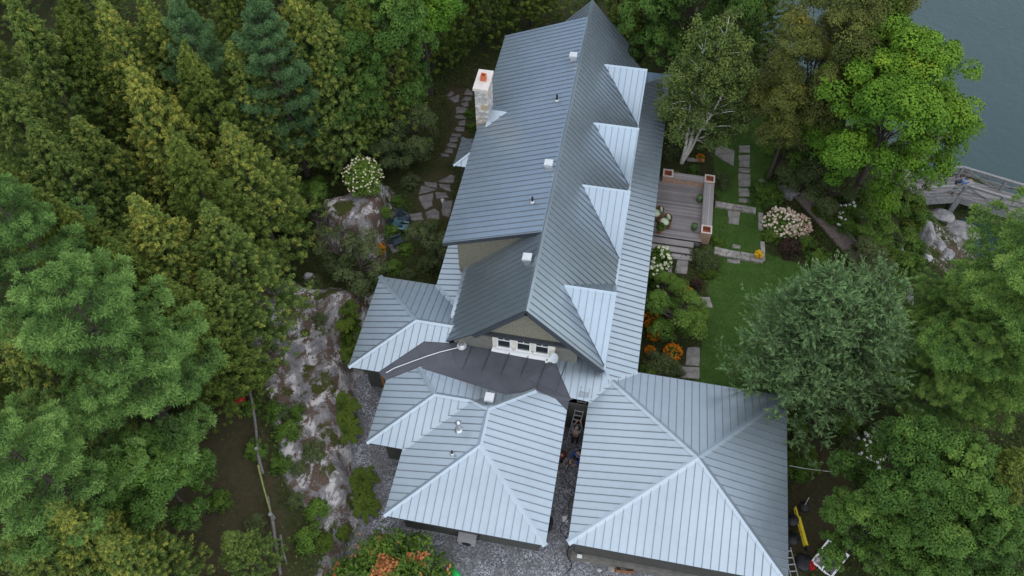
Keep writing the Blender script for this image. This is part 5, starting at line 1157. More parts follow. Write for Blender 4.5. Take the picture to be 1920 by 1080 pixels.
def boulder(px, py, r, sc, label, mat='rock', z=None, seed=0, cat='boulder', group='boulders', name='boulder', rz=0):
    x, y, zz = bp(px, py) if z is None else (*at(px, py, z)[:2], z); rg = random.Random(seed+int(px)); bm = bmesh.new(); bmesh.ops.create_icosphere(bm, subdivisions=3, radius=1.0)
    off = [Vector((rg.uniform(-1, 1), rg.uniform(-1, 1), rg.uniform(-1, 1))).normalized() for _ in range(9)]; cut = [rg.uniform(.55, .85) for _ in off]
    for v in bm.verts:
        d = v.co.normalized(); k = 1.0
        for o_, c_ in zip(off, cut):
            t = d.dot(o_)
            if t > 0: k = min(k, c_/max(t, 1e-3))
        k *= 1+.05*math.sin(d.x*9+seed)*math.cos(d.y*8)
        v.co = Vector((d.x*k*sc[0]*r, d.y*k*sc[1]*r, d.z*k*sc[2]*r))
    me = bpy.data.meshes.new(name); bm.to_mesh(me); bm.free(); o = link(name, me, M[mat], None, label, cat, group); o.location = (x, y, zz+r*sc[2]*.25); o.rotation_euler.z = rz; return o
boulder(1480, 362, .75, (1.1, .9, .35), 'flat topped grey boulder at the top of the gravel path', 'rock')
for i, (px, py, s, lab) in enumerate([(1508, 366, .3, 'first stone step right of the flat topped boulder'), (1520, 368, .3, 'middle stone step right of the flat topped boulder'), (1530, 372, .28, 'last stone step right of the flat topped boulder')]): boulder(px, py, s, (.8, 1, .5), lab, 'slab', seed=i, cat='stone step', group='rough steps by the gravel path', name='stone_step')
for i, (px, py, r, sc, lab, mt) in enumerate([
 (1735, 440, .85, (.7, 1.3, .6), 'long ridged grey boulder on the shore left of the inlet', 'rock'), (1760, 405, .8, (1.2, .9, .5), 'dark slanting boulder below the bridge', 'rock'), (1760, 462, .5, (1, .8, .6), 'brown grey boulder at the lip of the inlet', 'rock'), (1775, 480, .5, (1, 1, .6), 'reddish boulder partly behind the pine tip', 'rock'), (1740, 485, .35, (1, 1, .6), 'small pale boulder below the ridged one', 'palestone'), (1800, 435, 1.0, (1.4, .9, .3), 'smooth flat grey boulder lying in the inlet', 'rock'),
 (1660, 555, .8, (.7, 1.5, .3), 'pale flat outcrop at the lower end of the gravel path', 'palestone'), (1683, 590, .6, (.7, 1.4, .3), 'second pale outcrop beyond the first along the bank', 'palestone'), (1655, 630, .5, (.8, 1.4, .35), 'white rubble rock between larch and tall pine', 'palestone'), (1640, 610, .35, (1, 1, .4), 'small white rock at the edge of the larch', 'palestone'),
 (1622, 400, .3, (1, 1, .6), 'grey rock among the bank bushes', 'rock'), (1655, 415, .3, (1, 1.2, .6), 'grey rock below the bright tuft', 'rock'), (1690, 470, .3, (.6, 1.6, .6), 'dark cracked rock on the bank', 'rock'), (1706, 555, .35, (.6, 2.0, .5), 'long cracked rock between the pine boughs', 'rock'),
 (578, 522, .42, (1, .8, .55), 'pale round rock below the dull bush', 'palestone'), (485, 470, .16, (1, 1.4, .6), 'small pale rock in the forest edge', 'palestone'), (655, 312, .25, (1, .8, .8), 'small grey rock left of the white flowering bush', 'rock'), (1428, 340, .25, (1, 1, .6), 'small dark rock above the flat topped boulder', 'rock'), (565, 318, .16, (1, 1.3, .7), 'little pale rock on the forest floor above the boulder', 'palestone')]): boulder(px, py, r, sc, lab, mt, seed=i*3)
for i, (px, py, lab) in enumerate([(688, 566, 'topmost white edging rock by the wing roof'), (680, 578, 'second white edging rock by the wing roof'), (677, 586, 'third white edging rock, largest of the row'), (681, 592, 'fourth white edging rock, set to the right'), (673, 598, 'fifth white edging rock of the row'), (671, 606, 'sixth white edging rock, greyish'), (667, 614, 'seventh white edging rock of the row'), (665, 622, 'small eighth white edging rock'), (667, 630, 'lowest white edging rock of the row')]): boulder(px, py, .17+.03*(i % 3), (1, 1.1, .7), lab, 'palestone', z=.08, seed=i, cat='edging rock', group='white rocks edging the bed', name='edging_rock')
# gravel path with timber edge
pa = [bp(a, b_) for a, b_ in ((1490, 372), (1520, 405), (1560, 450), (1600, 495), (1632, 535), (1652, 562))]
pb = [bp(a, b_) for a, b_ in ((1515, 368), (1545, 395), (1585, 438), (1622, 478), (1655, 510), (1680, 545))]
pv = []; pw = MB()
for i in range(len(pa)):
    za = gz(pa[i][0], pa[i][1]); zb_ = gz(pb[i][0], pb[i][1]); zz = max(za, zb_)+.14; pv += [(pa[i][0], pa[i][1], zz), (pb[i][0], pb[i][1], zz), (pa[i][0], pa[i][1], zz-.6), (pb[i][0], pb[i][1], zz-.6)]
F = []
for i in range(len(pa)-1):
    a = i*4; F += [(a, a+4, a+5, a+1), (a, a+2, a+6, a+4), (a+1, a+5, a+7, a+3)]
pw.add(pv, F); pw.build('gravel_path', M['pathm'], kind='structure')
mb = MB()
for i in range(len(pa)-1): mb.bar(Vector(pv[i*4+1])+Vector((.04, 0, .02)), Vector(pv[(i+1)*4+1])+Vector((.04, 0, .02)), .07, .16)
mb.build('timber_edging', M['greywood'], None, label='long grey timber edging along the right side of the gravel path', cat='edging')
# ------------------------------------------------------------------ bridge to the dock
ZK = -1.0
b0 = at(1712, 372, ZK); b1 = at(1800, 366, ZK); b2 = at(1935, 408, ZK)
fwd1 = Vector(b1-b0); fwd1.z = 0; fwd2 = Vector(b2-b1); fwd2.z = 0
ext = Vector(b2)+fwd2.normalized()*6; b0v = Vector(b0)-fwd1.normalized()*.6
br = empty('timber_footbridge', (0, 0, 0), 0, 'silver grey timber footbridge with railings bending over the rocky inlet', 'footbridge')
def side(v): return Vector((-v.y, v.x, 0)).normalized()
W_ = 1.55
s1, s2 = side(fwd1), side(fwd2); sm_ = (s1+s2).normalized()
deckpts = [(b0v, s1), (Vector(b1), sm_), (ext, s2)]
mb = MB(); V = []
for p, s in deckpts: V += [tuple(p), tuple(p+s*W_), tuple(p-Vector((0, 0, .12))), tuple(p+s*W_-Vector((0, 0, .12)))]
mb.add(V, [(0, 4, 5, 1), (4, 8, 9, 5), (2, 3, 7, 6), (6, 7, 11, 10), (0, 2, 6, 4), (4, 6, 10, 8), (1, 5, 7, 3), (5, 9, 11, 7)]); mb.build('deck_boards', M['deck'], br)
mb = MB()
for (p, s), (q_, t) in zip(deckpts[:-1], deckpts[1:]):
    for k in (0, 1): mb.bar(p+s*W_*k+Vector((0, 0, -.30)), q_+t*W_*k+Vector((0, 0, -.34)), .2, .55)
mb.build('side_beam', M['greywood'], br)
HR = .95
for k in (0, 1):
    mb = MB()
    for (p, s), (q_, t) in zip(deckpts[:-1], deckpts[1:]):
        A, B = p+s*W_*k, q_+t*W_*k
        mb.bar(A+Vector((0, 0, HR)), B+Vector((0, 0, HR)), .15, .07); mb.bar(A+Vector((0, 0, HR-.12)), B+Vector((0, 0, HR-.12)), .05, .13); mb.bar(A+Vector((0, 0, .42)), B+Vector((0, 0, .42)), .05, .13)
    mb.build('handrail', M['greywood'], br)
for (p, s), (q_, t) in zip(deckpts[:-1], deckpts[1:]):
    L_ = (q_-p).length; nb_ = max(1, round(L_/2.2))
    for k in (0, 1):
        for j in range(nb_):
            A = p+s*W_*k+(q_+t*W_*k-p-s*W_*k)*(j/nb_); B = p+s*W_*k+(q_+t*W_*k-p-s*W_*k)*((j+1)/nb_)
            a_, b_ = (A+Vector((0, 0, .05)), B+Vector((0, 0, HR-.1))) if j % 2 else (A+Vector((0, 0, HR-.1)), B+Vector((0, 0, .05)))
            mb = MB(); mb.bar(a_, b_, .05, .15); mb.build('brace', M['greywood'], br)
for p, s in ((deckpts[0][0]+fwd1.normalized()*.3, s1), (Vector(b1), sm_), (Vector(b1)+fwd2.normalized()*2.2, s2), (Vector(b1)+fwd2.normalized()*4.4, s2)):
    for k in (0, 1):
        mb = MB(); q_ = p+s*W_*k; mb.box((q_.x, q_.y, q_.z+HR/2-.25), (.16, .16, HR+.5)); mb.build('post', M['greywood'], br)
for k in (0, 1):
    q_ = Vector(b1)+sm_*W_*k; mb = MB(); mb.box((q_.x, q_.y, ZK-.9), (.34, .34, 1.7)); mb.build('pier', M['greywood'], br)
q_ = Vector(b1)+sm_*.15; mb = MB(); mb.box((q_.x, q_.y, ZK+HR+.06), (.75, .42, .06), .35); mb.build('corner_shelf', M['greywood'], br)
# ------------------------------------------------------------------ rail fence of split logs
M['oldrail'] = simple('old_grey_rail', (.15, .14, .125), .9, 0, .4, 9, .15, .4)
def log(pts, r, label, group='split fence rails', mat='oldrail', name='fence_rail', taper=.8):
    P_ = []
    for a, b_, dz in pts:
        x, y, z = bp(a, b_); P_.append((x, y, z+dz))
    mb = MB(); mb.tube(P_, [r*(1-(1-taper)*i/(len(P_)-1)) for i in range(len(P_))], 7); return mb.build(name, M[mat], None, label=label, cat='fence rail' if name == 'fence_rail' else 'branch', group=group)
log([(463, 712, .55), (474, 745, .5), (480, 775, .5)], .075, 'uppermost split log rail of the old fence at the forest edge'); log([(478, 765, .45), (484, 810, .4), (487, 850, .4)], .075, 'second split log rail of the old fence, between saplings'); log([(485, 845, .4), (491, 875, .35), (496, 893, .3)], .09, 'thick grey log rail in the middle of the old fence')
log([(488, 880, .5), (500, 925, .45), (513, 972, .4)], .04, 'thin yellow green rail in the middle of the old fence', mat='fernrail') if 'fernrail' in M else None
M['mossrail'] = simple('mossy_rail', (.22, .25, .07), .9, 0, .3, 8)
log([(489, 880, .5), (500, 925, .45), (513, 972, .4)], .045, 'thin mossy yellow green rail in the middle of the old fence', mat='mossrail')
log([(505, 935, .3), (512, 970, .3)], .05, 'short grey rail beside the mossy one'); log([(514, 975, .4), (520, 1020, .35), (529, 1082, .3)], .085, 'long grey log rail at the bottom end of the old fence'); log([(527, 1005, .15), (532, 1035, .15), (538, 1058, .1)], .06, 'short grey rail lying right of the long bottom rail')
for i, (px, py, lab) in enumerate([(513, 972, 'stub post where the bottom fence rails meet'), (487, 850, 'stub post hidden by saplings along the old fence')]):
    x, y, z = bp(px, py); mb = MB(); mb.tube([(0, 0, -.2), (0, 0, .6)], .09, 8); o = mb.build('fence_post', M['greywood'], None, label=lab, cat='fence post', group='old fence posts'); o.location = (x, y, z)
log([(463, 472, .3), (475, 440, .5), (497, 400, .9)], .05, 'pale fallen branch leaning at the edge of the left forest', 'bare branches', 'greywood', 'fallen_branch', .5); log([(467, 475, .2), (465, 445, .5)], .035, 'short broken stub beside the pale fallen branch', 'bare branches', 'greywood', 'fallen_branch', .5)
# red toy cart
x, y, z = bp(452, 755); rc = empty('toy_wheelbarrow', (x, y, z), .6, 'red toy wheelbarrow with lime and mint trim on the forest clearing', 'toy wheelbarrow')
mb = MB(); mb.tube([(0, 0, .12), (0, 0, .18), (.02, 0, .34), (.02, 0, .33), (0, 0, .2)], [.12, .2, .28, .25, .1], 14); mb.build('tub', M['red'], rc)
mb = MB()
for s_ in (-1, 1): mb.tube([(-.1, s_*.14, .2), (-.34, s_*.16, .3), (-.52, s_*.16, .36)], .03, 8)
mb.build('handle', M['lime'], rc); mb = MB(); mb.tube([(-.56, -.2, .36), (-.5, .2, .36)], .035, 8); mb.build('grip', M['mint'], rc); mb = MB(); mb.tube([(.3, -.05, .1), (.3, .05, .1)], .11, 12); mb.build('wheel', M['black'], rc)
# adirondack chairs on the patio
def adirondack(px, py, rz, label, mat='blueg'):
    x, y = at(px, py, .4)[:2]; o = empty('garden_chair', (x, y, .02), rz, label, 'garden chair', 'slatted garden chairs on the patio'); o.scale = (.82, .82, .82)
    mb = MB()
    for k in range(5): mb.bar((-.24+.12*k, .28, .30), (-.28+.14*k, .62, 1.0-.04*abs(k-2)), .10, .02, up=(0, -1, .4))
    mb.build('backrest', M[mat], o); mb = MB()
    for k in range(5): mb.bar((-.27, .25-.13*k, .30+.03*k), (.27, .25-.13*k, .30+.03*k), .11, .02)
    mb.build('seat', M[mat], o)
    for s_ in (-1, 1):
        mb = MB(); mb.bar((s_*.34, .4, .55), (s_*.34, -.35, .58), .13, .025); mb.build('armrest', M[mat], o)
        mb = MB(); mb.box((s_*.33, -.28, .28), (.06, .08, .56)); mb.build('leg', M[mat], o); mb = MB(); mb.box((s_*.31, .36, .26), (.05, .08, .52)); mb.build('leg', M[mat], o)
    return o
adirondack(757, 408, 1.0, 'dark garden chair at the back of the patio group', 'navy'); adirondack(756, 424, 1.5, 'blue green garden chair in the middle of the patio group'); adirondack(745, 418, 1.9, 'very dark garden chair at the left of the patio group', 'navy'); adirondack(745, 450, 2.2, 'dark garden chair nearest the orange patio flowers', 'navy')
# ------------------------------------------------------------------ roof and alley things
def fl_z(px, py): return at(px, py, 3.2)
dP = at(1046, 655, 3.3)
sd = empty('satellite_dish', (dP[0]-.02, yw-.02, 3.62), 0, 'white satellite dish on the right end of the gable window wall', 'satellite dish')
mb = MB(); V = []; R_ = .26; k = 20
axd = Vector((-.55, -.55, .62)).normalized(); u_ = axd.cross(Vector((0, 0, 1))).normalized(); v_ = u_.cross(axd); cpos = Vector((-.05, -.32, .30))
V.append(cpos-axd*.06)
for j in (1, 2, 3):
    for i in range(k):
        a = 6.283*i/k; rr_ = R_*j/3; V.append(cpos-axd*.06*(1-(j/3)**2)+(u_*math.cos(a)*.9+v_*math.sin(a))*rr_)
F = [(0, 1+i, 1+(i+1) % k) for i in range(k)]
for j in range(2):
    for i in range(k): F.append((1+j*k+i, 1+(j+1)*k+i, 1+(j+1)*k+(i+1) % k, 1+j*k+(i+1) % k))
mb.add(V, F, 0, True); M['dishw'] = simple('dish_white', (.62, .66, .68), .4, 0, .05, 5); mb.build('reflector', M['dishw'], sd)
mb = MB(); mb.tube([(0, 0, -.2), (0, -.2, .05), tuple(cpos-axd*.08)], .025, 8); mb.build('mast', M['alu'], sd)
fh = cpos+axd*.30-v_*.22+u_*.02
mb = MB(); mb.tube([tuple(cpos-v_*.28), tuple(fh)], .018, 6); mb.build('arm', M['alu'], sd)
mb = MB(); mb.tube([tuple(fh-axd*.02), tuple(fh+axd*.12)], [.05, .06], 10); mb.build('feed_horn', M['white'], sd)
# white hose across the membrane, with a coil and fitting
pts_h = [(724, 699, 2.93), (740, 690, 3.0), (775, 677, 3.12), (800, 668, 3.2), (825, 660, 3.24), (858, 652, 3.26)]
hs = empty('white_hose', tuple(at(864, 650, 3.22)), 0, 'white hose with a tangled coil lying on the dark flat roof', 'hose'); o0 = Vector(hs.location)
mb = MB(); mb.tube([Vector(at(a, b_, z+.08))-o0 for a, b_, z in pts_h], .022, 7); mb.build('hose_run', M['rope'], hs)
mb = MB()
for j, (rr_, zz, ph) in enumerate(((.2, .03, 0), (.16, .07, .8), (.22, .10, 1.6), (.12, .13, 2.2), (.18, .16, .3))): mb.tube([(rr_*math.cos(ph+.42*i)+.05, rr_*.9*math.sin(ph+.42*i), zz+.02*math.sin(i)) for i in range(15)], .022, 6)
mb.build('coil', M['rope'], hs); mb = MB(); mb.tube([(.06, 0, 0), (.06, 0, .2), (.06, 0, .22)], [.15, .15, .08], 14); mb.build('fitting', M['alu'], hs)
for k, (dx, dy, dz) in enumerate(((-.02, .3, .25), (.1, .28, .3), (-.1, .25, .3))): mb = MB(); mb.tube([(.02, .1, .1), (dx*.7, dy*.8, dz), (dx, dy+.05, dz*.6)], .012, 5); mb.build('loose_end', M['rope'], hs)
# aluminium ladder leaning in the alley
la = Vector(at(1073, 795, .3)); lt = Vector(at(1096, 728, 3.75))
lt = Vector(at(1098, 727, 3.4)); la = Vector((-.55, 5.0, .03))
ld = empty('aluminium_ladder', tuple(la), 0, 'aluminium ladder leaning on the porch eave in the narrow alley', 'ladder'); d = (lt-la); L = d.length; d.normalize(); sx_ = Vector((1, 0, 0)); sx_ = (sx_-d*sx_.dot(d)).normalized(); up_ = sx_.cross(d)
for s_ in (-1, 1):
    mb = MB(); mb.bar(sx_*s_*.2, sx_*s_*.2+d*L, .035, .085, up=up_); mb.build('rail', M['alu'], ld)
for k in range(1, int(L/.30)): mb = MB(); mb.bar(d*k*.30-sx_*.19, d*k*.30+sx_*.19, .06, .04, up=up_); mb.build('rung', M['alu'], ld)
# ------------------------------------------------------------------ people
def skin_obj(name, verts, edges, rad, mat, parent, root=0, lv=2):
    me = bpy.data.meshes.new(name); me.from_pydata([tuple(v) for v in verts], edges, []); me.update(); o = link(name, me, mat, parent)
    sk = o.modifiers.new('skin', 'SKIN'); 
    for i, r_0 in enumerate(rad):
        r_0 = r_0 if hasattr(r_0, '__len__') else (r_0, r_0); me.skin_vertices[0].data[i].radius = r_0; me.skin_vertices[0].data[i].use_root = (i == root)
    sub_ = o.modifiers.new('sub', 'SUBSURF'); sub_.levels = lv; sub_.render_levels = lv
    for p in me.polygons: p.use_smooth = True
    return o
def person(loc, rz, label, shirt, trousers, hair, J, hat=False):
    """J: joint positions of a 1.75 m figure standing at its own origin, facing -Y"""
    o = empty('person', loc, rz, label, 'person', None)
    g = lambda k: Vector(J[k])
    pel, chest, neck, head = g('pel'), g('chest'), g('neck'), g('head')
    V = [pel, (pel+chest)/2, chest, neck, head-Vector((0, 0, .06)), head+Vector((0, 0, .07))]; E = [(i, i+1) for i in range(5)]; R = [(.15, .11), (.14, .105), (.16, .11), .055, (.078, .092), (.07, .08)]
    def chain(start, pts, rs):
        p_ = start
        for q_, r_0 in zip(pts, rs): V.append(Vector(q_)); R.append(r_0); E.append((p_, len(V)-1)); p_ = len(V)-1
        return p_
    hands = []
    for s in 'LR':
        sh, el, wr = g('sh'+s), g('el'+s), g('wr'+s); e_ = chain(2, [sh, el, wr], [.062, .044, .03]); dv = (wr-el).normalized(); palm = wr+dv*.07; pi = chain(e_, [palm], [(.038, .02)])
        lat = dv.cross(Vector((0, 0, 1))); lat = lat.normalized() if lat.length > .1 else Vector((1, 0, 0)); dn = dv.cross(lat)
        for f_ in range(4):
            b_ = palm+lat*(-.027+.018*f_)+dv*.02; ln = (.07, .08, .076, .06)[f_]; chain(pi, [b_, b_+dv*ln*.55-dn*.012, b_+dv*ln*.9-dn*.035], [.0095, .0085, .007])
        th = wr+dv*.03-lat*.035; chain(pi, [th, th-lat*.025+dv*.035], [.011, .009])
        hp, kn, an, toe = g('hp'+s), g('kn'+s), g('an'+s), g('toe'+s); chain(0, [hp, kn, an, toe], [.085, .058, .042, (.045, .03)])
    skin_obj('body', V, E, R, M['skin'], o)
    V2, E2, R2 = [pel, (pel+chest)/2, chest, neck-Vector((0, 0, .03))], [(0, 1), (1, 2), (2, 3)], [(.165, .125), (.16, .125), (.18, .13), .07]; 
    for s in 'LR':
        sh, el, wr = g('sh'+s), g('el'+s), g('wr'+s); b_ = len(V2); V2 += [sh, el, el+(wr-el)*.85]; R2 += [.078, .058, .044]; E2 += [(2, b_), (b_, b_+1), (b_+1, b_+2)]
    skin_obj('shirt', V2, E2, R2, M[shirt], o)
    V3, E3, R3 = [pel+Vector((0, 0, .03))], [], [(.165, .13)]
    for s in 'LR':
        hp, kn, an = g('hp'+s), g('kn'+s), g('an'+s); b_ = len(V3); V3 += [hp, kn, an]; R3 += [.10, .075, .065]; E3 += [(0, b_), (b_, b_+1), (b_+1, b_+2)]
    skin_obj('trousers', V3, E3, R3, M[trousers], o)
    for s in 'LR':
        an, toe = g('an'+s), g('toe'+s); skin_obj('shoe', [an-Vector((0, 0, .03)), (an+toe)/2, toe], [(0, 1), (1, 2)], [(.055, .05), (.05, .04), (.045, .035)], M['black'], o, lv=1)
    fd = Vector(J.get('face', (0, -1, 0))).normalized(); lt_ = fd.cross(Vector((0, 0, 1))); lt_ = lt_.normalized() if lt_.length > .1 else Vector((1, 0, 0)); hu = lt_.cross(fd)
    mb = MB(); mb.ball(head+hu*.055-fd*.018, .108, 14, 8, (.95, 1.0, .82), jit=.05, rng=random.Random(4)); mb.build('hair', M[hair], o)
    mb = MB(); c_ = head+fd*.095-hu*.01; mb.add([c_+hu*.025, c_+lt_*.014-hu*.02, c_-lt_*.014-hu*.02, c_+fd*.022-hu*.018], [(0, 3, 1), (0, 2, 3), (1, 3, 2)]); mb.build('nose', M['skin'], o)
    for s_ in (-1, 1):
        mb = MB(); mb.ball(head+fd*.083+lt_*s_*.032+hu*.012, .012, 8, 5); mb.build('eye', M['black'], o); mb = MB(); mb.ball(head+lt_*s_*.085, .026, 8, 5, (.4, .7, 1)); mb.build('ear', M['skin'], o)
    mb = MB(); mb.ball(head+fd*.084-hu*.05, .022, 8, 4, (1, .5, .35)); mb.build('mouth', M['lips'], o)
    return o
M['skin'] = simple('skin', (.52, .30, .21), .6, 0, .06, 8); M['lips'] = simple('lips', (.38, .14, .12), .5, 0, .05, 8)
M['greyshirt'] = simple('grey_shirt', (.20, .19, .185), .9, 0, .2, 14); M['blueshirt'] = simple('blue_shirt', (.03, .07, .26), .9, 0, .2, 8); M['denim'] = simple('blue_jacket', (.05, .12, .25), .9, 0, .25, 9); M['darktrs'] = simple('dark_trousers', (.018, .018, .022), .9, 0, .2, 8); M['maroon'] = simple('dark_maroon_cloth', (.09, .012, .016), .9, 0, .25, 8)
M['greyhair'] = simple('grey_hair', (.20, .18, .165), .9, 0, .3, 25); M['brownhair'] = simple('brown_hair', (.10, .055, .028), .9, 0, .3, 25); M['darkhair'] = simple('dark_hair', (.02, .015, .012), .9, 0, .3, 25)
stand = dict(pel=(0, 0, .95), chest=(0, -.02, 1.30), neck=(0, -.03, 1.48), head=(0, -.06, 1.63), face=(0, -1, -.1))
for s, q in (('L', 1), ('R', -1)):
    stand.update({'sh'+s: (q*.19, -.02, 1.40), 'el'+s: (q*.25, -.03, 1.12), 'wr'+s: (q*.24, -.17, .92), 'hp'+s: (q*.10, 0, .90), 'kn'+s: (q*.11, -.03, .50), 'an'+s: (q*.11, .02, .09), 'toe'+s: (q*.13, -.16, .04)})
bend = dict(stand); bend.update(pel=(0, .14, .92), chest=(0, -.12, 1.22), neck=(0, -.27, 1.33), head=(0, -.40, 1.38), face=(0, -.7, -.7))
for s, q in (('L', 1), ('R', -1)): bend.update({'sh'+s: (q*.19, -.2, 1.27), 'el'+s: (q*.24, -.36, 1.05), 'wr'+s: (q*.14, -.52, .95), 'hp'+s: (q*.10, .12, .88), 'kn'+s: (q*.11, .02, .49)})
reach = dict(stand)
for s, q in (('L', 1), ('R', -1)): reach.update({'sh'+s: (q*.19, -.05, 1.39), 'el'+s: (q*.23, -.28, 1.24), 'wr'+s: (q*.12, -.48, 1.36)})
reach['wrR'] = (-.10, -.52, 1.42)
pz = gz(-.5, 3.2)
p = at(1080, 808, 1.45); person((p[0], p[1]+.0, gz(p[0], p[1])), 3.0, 'person in grey shirt and dark trousers at the foot of the aluminium ladder', 'greyshirt', 'darktrs', 'greyhair', reach)
p = at(1086, 848, 1.3); person((p[0]+.05, p[1], gz(p[0], p[1])), -.6, 'person in bright blue shirt bending beside the garage eave', 'blueshirt', 'darktrs', 'darkhair', bend)
p = at(1056, 852, 1.3); person((p[0]-.12, p[1], gz(p[0], p[1])), .6, 'person in dark maroon top half hidden under the wing eave', 'maroon', 'darktrs', 'darkhair', stand)
p = at(1796, 345, ZK+.9); person((p[0], p[1], ZK), 1.4, 'person in blue jacket standing on the footbridge with hands raised', 'denim', 'darktrs', 'brownhair', reach)
# ------------------------------------------------------------------ yard clutter
x, y, z = bp(877, 1018); ac = empty('air_conditioner', (x, y, z), -.0, 'grey outdoor air conditioner unit on the gravel under the front wing wall', 'air conditioner')
mb = MB(); mb.box((0, 0, .42), (.78, .36, .58)); mb.box((0, 0, .72), (.84, .42, .03)); mb.build('casing', M['grill'], ac)
for s_ in (-1, 1): mb = MB(); mb.box((s_*.28, 0, .07), (.08, .4, .13)); mb.build('foot', M['black'], ac)
mb = MB(); mb.tube([(0, -.19, .42), (0, -.20, .42)], .22, 18); mb.build('fan_grille', M['black'], ac)
mb = MB(); mb.tube([(.39, 0, .6), (.55, .05, .8), (.5, .3, 1.2), (.45, .35, 1.6)], .03, 6); mb.build('refrigerant_line', M['black'], ac)
# tyre, papers, cables in the alley
def torus(mb, c, R_, r_0, ax='z', n_=18, m_=8):
    V = []
    for i in range(n_):
        a = 6.283*i/n_
        for j in range(m_):
            b_ = 6.283*j/m_; q_ = R_+r_0*math.cos(b_); p_ = (q_*math.cos(a), q_*math.sin(a), r_0*math.sin(b_)) if ax == 'z' else (r_0*math.sin(b_), q_*math.cos(a), q_*math.sin(a)); V.append((p_[0]+c[0], p_[1]+c[1], p_[2]+c[2]))
    mb.add(V, [(i*m_+j, ((i+1) % n_)*m_+j, ((i+1) % n_)*m_+(j+1) % m_, i*m_+(j+1) % m_) for i in range(n_) for j in range(m_)], 0, True)
x, y, z = bp(1031, 987); mb = MB(); torus(mb, (0, 0, .34), .25, .09, 'x'); mb.ball((0, 0, .34), .16, 10, 6, (.3, 1, 1)); o = mb.build('tyre', M['black'], None, label='black tyre leaning on the wing wall in the alley', cat='tyre'); o.location = (x-.1, y, z); o.rotation_euler = (0, .25, .1)
x, y, z = bp(1059, 974); mb = MB(); mb.box((0, 0, .02), (.22, .30, .025), .4); o = mb.build('paper_packet', M['white'], None, label='white packet lying on the gravel in the alley', cat='packet'); o.location = (x, y, z)
mb = MB(); rg = random.Random(9); cp = []
for i in range(40):
    t = i/39; py = 1075-t*235; px = 1060+8*math.sin(t*13)+6*math.sin(t*31)+10*t; q_ = at(px, py, .03); cp.append((q_[0], q_[1], gz(q_[0], q_[1])+.03))
mb.tube(cp, .018, 5); mb.build('power_cable', M['black'], None, label='black cable snaking along the gravel alley between the roofs', cat='cable')
# stones and junk along the garage front
for i, (px, py, r, sc, lab, mt) in enumerate([(1100, 1048, .42, (1.3, .5, .4), 'long pale slab of stone below the garage corner', 'slab'), (1147, 1062, .25, (.8, 1.2, .6), 'upright rounded stone along the garage front', 'border'), (1124, 1069, .14, (1, .8, .6), 'small whitish stone on the gravel before the garage', 'palestone'), (1206, 1064, .32, (1.1, .9, .7), 'pale lumpy stone among the garage junk', 'palestone')]): boulder(px, py, r, sc, lab, mt, seed=50+i, cat='stone', group='stones along the garage front', name='garden_stone')
x, y, z = bp(1170, 1064); o = empty('rusty_crate', (x, y, z), .1, 'rusty brown crate against the garage foundation', 'crate')
mb = MB(); mb.box((0, 0, .03), (.8, .5, .04))
for sx_0, sy_0, a, b_ in ((-1, 0, .03, .5), (1, 0, .03, .5), (0, -1, .74, .03), (0, 1, .74, .03)): mb.box((sx_0*.385, sy_0*.235, .18), (a, b_, .28))
mb.build('box', M['rust'], o); mb = MB(); mb.box((.05, .02, .1), (.5, .3, .1), .3); mb.build('rubble', M['border'], o)
mb = MB(); mb.box((0, 0, .1), (.16, .14, .18), .3); x, y, z = bp(1185, 1066); o = mb.build('white_tub', M['white'], None, label='small white tub between the rusty crate and the lumpy stone', cat='tub'); o.location = (x+.1, y, z)
x, y, z = bp(1305, 1078); mb = MB(); mb.box((0, 0, .05), (1.1, .24, .08), -.1); o = mb.build('timber_plank', M['cedarbox'], None, label='brown plank lying along the garage front at the bottom edge', cat='plank'); o.location = (x, y, z)
x, y, z = bp(1073, 1036); mb = MB(); mb.box((0, 0, 0), (.22, .12, .14)); mb.box((0, 0, .09), (.18, .1, .04)); o = mb.build('wall_box', M['white'], None, label='small pale electrical box on the garage front corner', cat='electrical box'); o.location = (.62, GY0+.10, .9)
x, y, z = bp(862, 1074); mb = MB(); mb.tube([(0, -.45, .0), (0, -.4, .22), (0, 0, .34), (0, .4, .22), (0, .45, 0)], [.07, .14, .17, .14, .07], 12); o = mb.build('kayak_end', M['greenp'], None, label='bright green plastic boat end on the gravel at the bottom edge', cat='kayak'); o.location = (x-.1, y-.2, z); o.rotation_euler.z = .9
# right yard: yellow ladder, pots, window frame, tools
x0_, y0_, z0_ = bp(1487, 955); x1_, y1_, z1_ = bp(1508, 1032)
yl = empty('yellow_ladder', (x0_, y0_, .18), 0, 'yellow fibreglass extension ladder lying beside the garage', 'ladder'); d = Vector((x1_-x0_, y1_-y0_, 0)); L = d.length; d.normalize(); sd_ = Vector((-d.y, d.x, 0))
for s_ in (-1, 1): mb = MB(); mb.bar(Vector((0, 0, s_*.12+.05)), d*L*.92+Vector((0, 0, s_*.12+.05)), .065, .05); mb.build('rail', M['yellow'], yl)
for s_ in (-1, 1): mb = MB(); mb.bar(d*L*.25+sd_*.07+Vector((0, 0, s_*.12+.05)), d*L+sd_*.07+Vector((0, 0, s_*.12+.05)), .06, .05); mb.build('rail', M['yellow'], yl)
for k in range(1, 9): mb = MB(); mb.bar(d*L*.1*k+Vector((0, 0, -.08)), d*L*.1*k+Vector((0, 0, .18)), .05, .03); mb.build('rung', M['alu'], yl)
mb = MB(); mb.box(tuple(d*L+sd_*.06+Vector((0, 0, .05))), (.2, .1, .3), math.atan2(d.y, d.x)); mb.build('foot', M['black'], yl)
